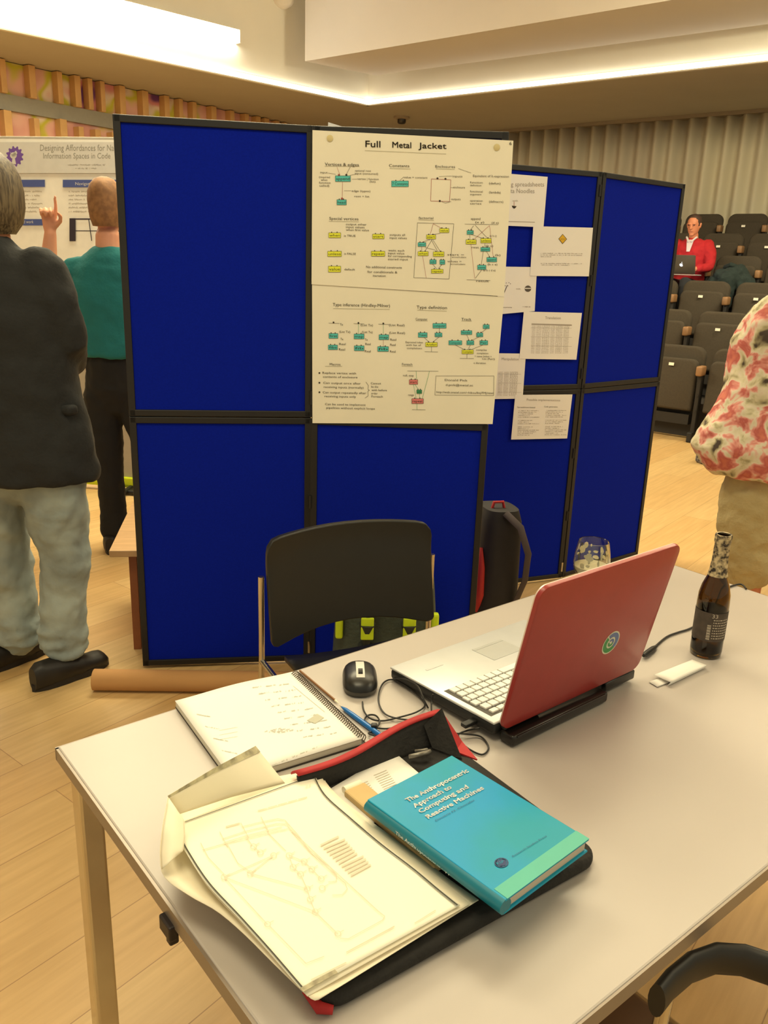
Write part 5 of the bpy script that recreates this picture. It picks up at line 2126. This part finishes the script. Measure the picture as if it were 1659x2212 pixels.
shoe('shoe', t, rmat(rz=math.radians(12), loc=(-.075, -.02, 0)), M_SHOE)
shoe('shoe', t, rmat(rz=math.radians(-20), loc=(.17, -.02, 0)), M_SHOE)

# ---- woman at the right edge
def m_floral():
    m = bpy.data.materials.new('floral_print')
    m.use_nodes = True
    nt = m.node_tree
    b = nt.nodes['Principled BSDF']
    b.inputs['Roughness'].default_value = .85
    tc = nt.nodes.new('ShaderNodeTexCoord')
    n = nt.nodes.new('ShaderNodeTexNoise')
    n.inputs['Scale'].default_value = 15
    n.inputs['Detail'].default_value = 3
    n.inputs['Distortion'].default_value = .4
    nt.links.new(tc.outputs['Object'], n.inputs['Vector'])
    r = nt.nodes.new('ShaderNodeValToRGB')
    els = [(.30, (70, 58, 48)), (.38, (168, 158, 124)), (.44, (206, 196, 165)), (.50, (216, 204, 184)), (.54, (218, 150, 138)), (.60, (182, 92, 86)), (.70, (204, 118, 98))]
    e = r.color_ramp.elements
    e[0].position, e[0].color = els[0][0], lin(els[0][1])
    e[1].position, e[1].color = els[-1][0], lin(els[-1][1])
    for p, c in els[1:-1]:
        q = e.new(p)
        q.color = lin(c)
    nt.links.new(n.outputs['Fac'], r.inputs[0])
    nt.links.new(r.outputs[0], b.inputs['Base Color'])
    return m


t = thing('person', 'person in floral blouse and khaki capri trousers at the right edge, behind the table', 'person', (1.52, 3.02, 0), 0)
mb = MB()
limb(mb, [(0, 0, .9), (0, 0, 1.15), (0, 0, 1.36)], [(.14, .10), (.12, .09), (.12, .08)])
limb(mb, [(0, .0, 1.38), (.0, .0, 1.5), (.02, .01, 1.60)], [.06, .055, .05])
head(mb, rmat(rz=PI / 2 + .6, loc=(.03, .0, 1.70)), .95)
for sx in (-1, 1):
    limb(mb, [(sx * .09, 0, .86), (sx * .09, .0, .46), (sx * .09, -.02, .09)], [.085, .052, .038])
    shoe('shoe', t, rmat(rz=math.radians(20), loc=(sx * .09, 0, 0)), M_SHOE, .25)
limb(mb, [(.15, 0, 1.42), (.21, .04, 1.12), (.19, .22, 1.05)], [.045, .036, .026])
hand(mb, rmat(rx=-1.5, loc=(.19, .24, 1.05)), .5, s=.92)
limb(mb, [(-.15, 0, 1.42), (-.19, .06, 1.14), (-.06, .20, 1.10)], [.045, .036, .026])
hand(mb, rmat(rx=-1.5, rz=-.9, loc=(-.05, .21, 1.10)), .5, s=.92)
blobify(mb, 'body', mat('skin_tan', (205, 128, 90), .55, var=.08), t, .010, 3)
mb = MB()
rings = [(0, 0, .86, .30, .19), (-.015, 0, .90, .335, .20), (-.03, 0, .965, .358, .205), (-.02, 0, 1.03, .335, .19), (-.01, 0, 1.14, .295, .17), (0, 0, 1.26, .262, .155), (0, 0, 1.38, .245, .14), (.0, 0, 1.46, .205, .12), (.0, 0, 1.52, .14, .10), (0, 0, 1.56, .08, .075)]
mb.ell(rings, n=36)
limb(mb, [(-.16, 0, 1.44), (-.20, .02, 1.33), (-.205, .06, 1.22)], [.08, .085, .08])
limb(mb, [(.16, 0, 1.44), (.20, .02, 1.33), (.205, .06, 1.22)], [.08, .085, .08])
blobify(mb, 'blouse', m_floral(), t, .011, 4, .03, .08)
mb = MB()
limb(mb, [(0, 0, .92), (0, 0, .80)], [(.22, .15), (.235, .16)])
for sx in (-1, 1):
    limb(mb, [(sx * .115, 0, .80), (sx * .115, 0, .68), (sx * .105, 0, .56), (sx * .095, 0, .49)], [(.13, .135), (.128, .132), (.11, .115), (.098, .102)])
blobify(mb, 'capri_trousers', mat('khaki_cloth', (182, 166, 122), .9, var=.08, scale=10, bump=.3), t, .011, 4, .03, .07)
mb = MB()
hr = rmat(loc=(.03, .01, 1.615))
mb.ell([(.045, .0, 1.60, .06, .07), (.045, .0, 1.66, .085, .092), (.045, .0, 1.74, .09, .098), (.04, .0, 1.81, .062, .07), (.04, .0, 1.845, .02, .02)], n=28)
mb.build('hair', mat('dark_hair', (70, 50, 36), .6), t, smooth=True)

# patterned bag on the floor beyond the woman
q = at(1532, 1000, 0)
t = thing('handbag', 'small dark patterned bag on the floor by the front seats', 'bag', (q.x, q.y, 0), .3)
mb = MB()
rounded_block(mb, .24, .16, .22)
mb.build('bag_body', mat('bag_pattern', (34, 34, 44), .8, var=.5, scale=28, rgb2=(150, 140, 130)), t, smooth=True)
mb = MB()
mb.tube([(-.07, 0, .2), (-.06, 0, .28), (0, 0, .31), (.06, 0, .28), (.07, 0, .2)], .008, n=8)
mb.build('handle', M_BLACK, t, smooth=True)

# ---- seated man in red
al = -.90
pz = .305 * 3
p = b0 + ra * al + rn * 2.62
t = thing('person', 'seated man in red shirt reading from a laptop among the tiered seats', 'person', (p.x, p.y, pz), ang_row)
# local: -y faces down the tiers
mb = MB()
limb(mb, [(0, 0, .52), (0, .02, .75), (0, .0, .98), (0, -.01, 1.05)], [(.12, .09), (.11, .08), (.12, .08), (.08, .06)])
limb(mb, [(0, -.01, 1.05), (0, -.03, 1.14)], [.06, .055])
head(mb, rmat(rx=.22, loc=(0, -.06, 1.235)), 1.02)
for sx in (-1, 1):
    limb(mb, [(sx * .09, -.02, .52), (sx * .12, -.42, .56), (sx * .10, -.46, .12)], [.07, .05, .04])
    limb(mb, [(sx * .17, .0, 1.0), (sx * .26, -.05, .86), (sx * .26, -.10, .77), (sx * .14, -.30, .72)], [.042, .036, .034, .027])
    hand(mb, rmat(rx=1.5, rz=-sx * .5, loc=(sx * .13, -.31, .72)), .6)
blobify(mb, 'body', mat('skin_ruddy', (200, 128, 92), .55), t, .008, 2)
# eyes and mouth, small features of the face
fm = rmat(rx=.22, loc=(0, -.06, 1.235)) @ Matrix.Scale(1.02, 4)
mb = MB()
for sx in (-1, 1):
    mb.tube([fm @ Vector((sx * .040, -.087, .022)), fm @ Vector((sx * .024, -.093, .022))], .005, n=6)
mb.build('eyes', mat('eye_dark', (40, 28, 24), .4), t, smooth=True)
mb = MB()
mb.ell([(0, .012, -.04, .060, .075), (0, .014, .0, .079, .094), (0, .014, .05, .080, .094), (0, .018, .085, .070, .088), (0, .014, .112, .050, .068), (0, .012, .128, .018, .024)], M=fm @ Matrix.Translation((0, .004, .003)), n=28)
mb.build('hair', mat('short_dark_hair', (62, 42, 32), .7), t, smooth=True)
mb = MB()
rows = [(0, .0, .50, .17, .13), (0, .01, .60, .185, .14), (0, .01, .8, .20, .14), (0, .0, .95, .215, .135), (0, 0, 1.04, .17, .11), (0, -.01, 1.09, .085, .08)]
mb.ell(rows, n=26)
for sx in (-1, 1):
    limb(mb, [(sx * .18, .0, 1.01), (sx * .26, -.05, .86), (sx * .27, -.10, .76), (sx * .19, -.23, .73)], [.075, .07, .062, .05])
blobify(mb, 'shirt', mat('red_shirt', (170, 20, 28), .85, var=.1, bump=.2), t, .011, 4, .03, .1)
mb = MB()
mb.add([Vector((-.045, -.118, 1.07)), Vector((.045, -.118, 1.07)), Vector((.02, -.150, .93)), Vector((-.02, -.150, .93))], [[0, 1, 2, 3]])
limb(mb, [(-.06, -.085, 1.10), (-.02, -.13, 1.05)], [.012, .012])
limb(mb, [(.06, -.085, 1.10), (.02, -.13, 1.05)], [.012, .012])
mb.build('collar', mat('collar_pale', (200, 190, 190), .8), t)
mb = MB()
limb(mb, [(0, .02, .52), (0, .0, .60)], [(.17, .12), (.17, .12)])
for sx in (-1, 1):
    limb(mb, [(sx * .09, -.04, .50), (sx * .12, -.42, .57), (sx * .10, -.47, .15)], [.095, .078, .062])
    shoe('shoe', t, rmat(rz=PI, loc=(sx * .10, -.44, 0)), M_SHOE, .28)
blobify(mb, 'jeans', mat('dark_jeans', (44, 46, 52), .9), t, .012, 4)
t2 = thing('laptop', 'grey laptop with a glowing emblem on the lap of the man in red', 'laptop', (p.x, p.y, pz), ang_row)
mb = MB()
mb.box((.07, -.36, .655), (.33, .23, .012), bev=.004, M=rmat(rx=.0))
mb.build('base', M_SILVER, t2, smooth=True)
lm = rmat(rx=.30, loc=(.07, -.475, .665))
mb = MB()
slab(mb, rounded_rect(.33, .225, .014), -.006, .002, M=lm, edge=.002)
ld = mb.build('lid', mat('lid_grey', (88, 84, 80), .45, .3), t2, smooth=True)
mb = MB()
mb.box((0, .0035, .11), (.31, .001, .195), M=lm)
mb.build('screen', mat('screen_white', (235, 240, 250), .4, emit=4.0), ld)
mb = MB()
pts = [(.020 * math.cos(a) * (1 + .10 * math.cos(2 * a)), .11 + .019 * math.sin(a) - (.004 if abs(math.sin(a) - 1) < .1 else 0)) for a in [2 * PI * i / 22 for i in range(22)]]
pts = [(x if not (x > .012 and abs(z - .113) < .009) else .011, z) for x, z in pts]
mb.add([lm @ Vector((x, -.0075, z)) for x, z in pts], [list(range(22))])
mb.add([lm @ Vector(v) for v in ((.000, -.0075, .133), (.004, -.0075, .142), (.009, -.0075, .144), (.005, -.0075, .135))], [[0, 1, 2, 3]])
mb.build('emblem', mat('emblem_glow', (235, 240, 255), .4, emit=3.0), ld, fix=False)
# the sheet / bright top edge he reads
# coat on the neighbouring seat
al2 = -.40
p2 = b0 + ra * al2 + rn * 2.55
t = thing('coat', 'dark green-blue coat slumped over the seat beside the man in red', 'coat', (p2.x, p2.y, pz), ang_row)
mb = MB()
limb(mb, [(-.16, .0, .42), (-.05, .0, .62), (.10, .02, .66), (.22, .02, .56)], [(.12, .12), (.15, .15), (.15, .14), (.11, .12)])
limb(mb, [(-.14, -.05, .58), (-.22, -.10, .42), (-.24, -.12, .26)], [.08, .07, .06])
limb(mb, [(.16, -.02, .62), (.24, -.08, .45), (.22, -.10, .30)], [.08, .07, .06])
limb(mb, [(0, -.05, .62), (0, -.10, .40), (-.03, -.12, .25)], [.12, .12, .10])
blobify(mb, 'coat_body', mat('coat_cloth', (34, 48, 46), .9, var=.2, bump=.3), t, .013, 4, .05, .09)
mb = MB()
limb(mb, [(-.06, .02, .76), (.02, -.04, .79), (.10, .02, .76)], [.025, .03, .025])
mb.build('collar', MATS['coat_cloth'], t, smooth=True)
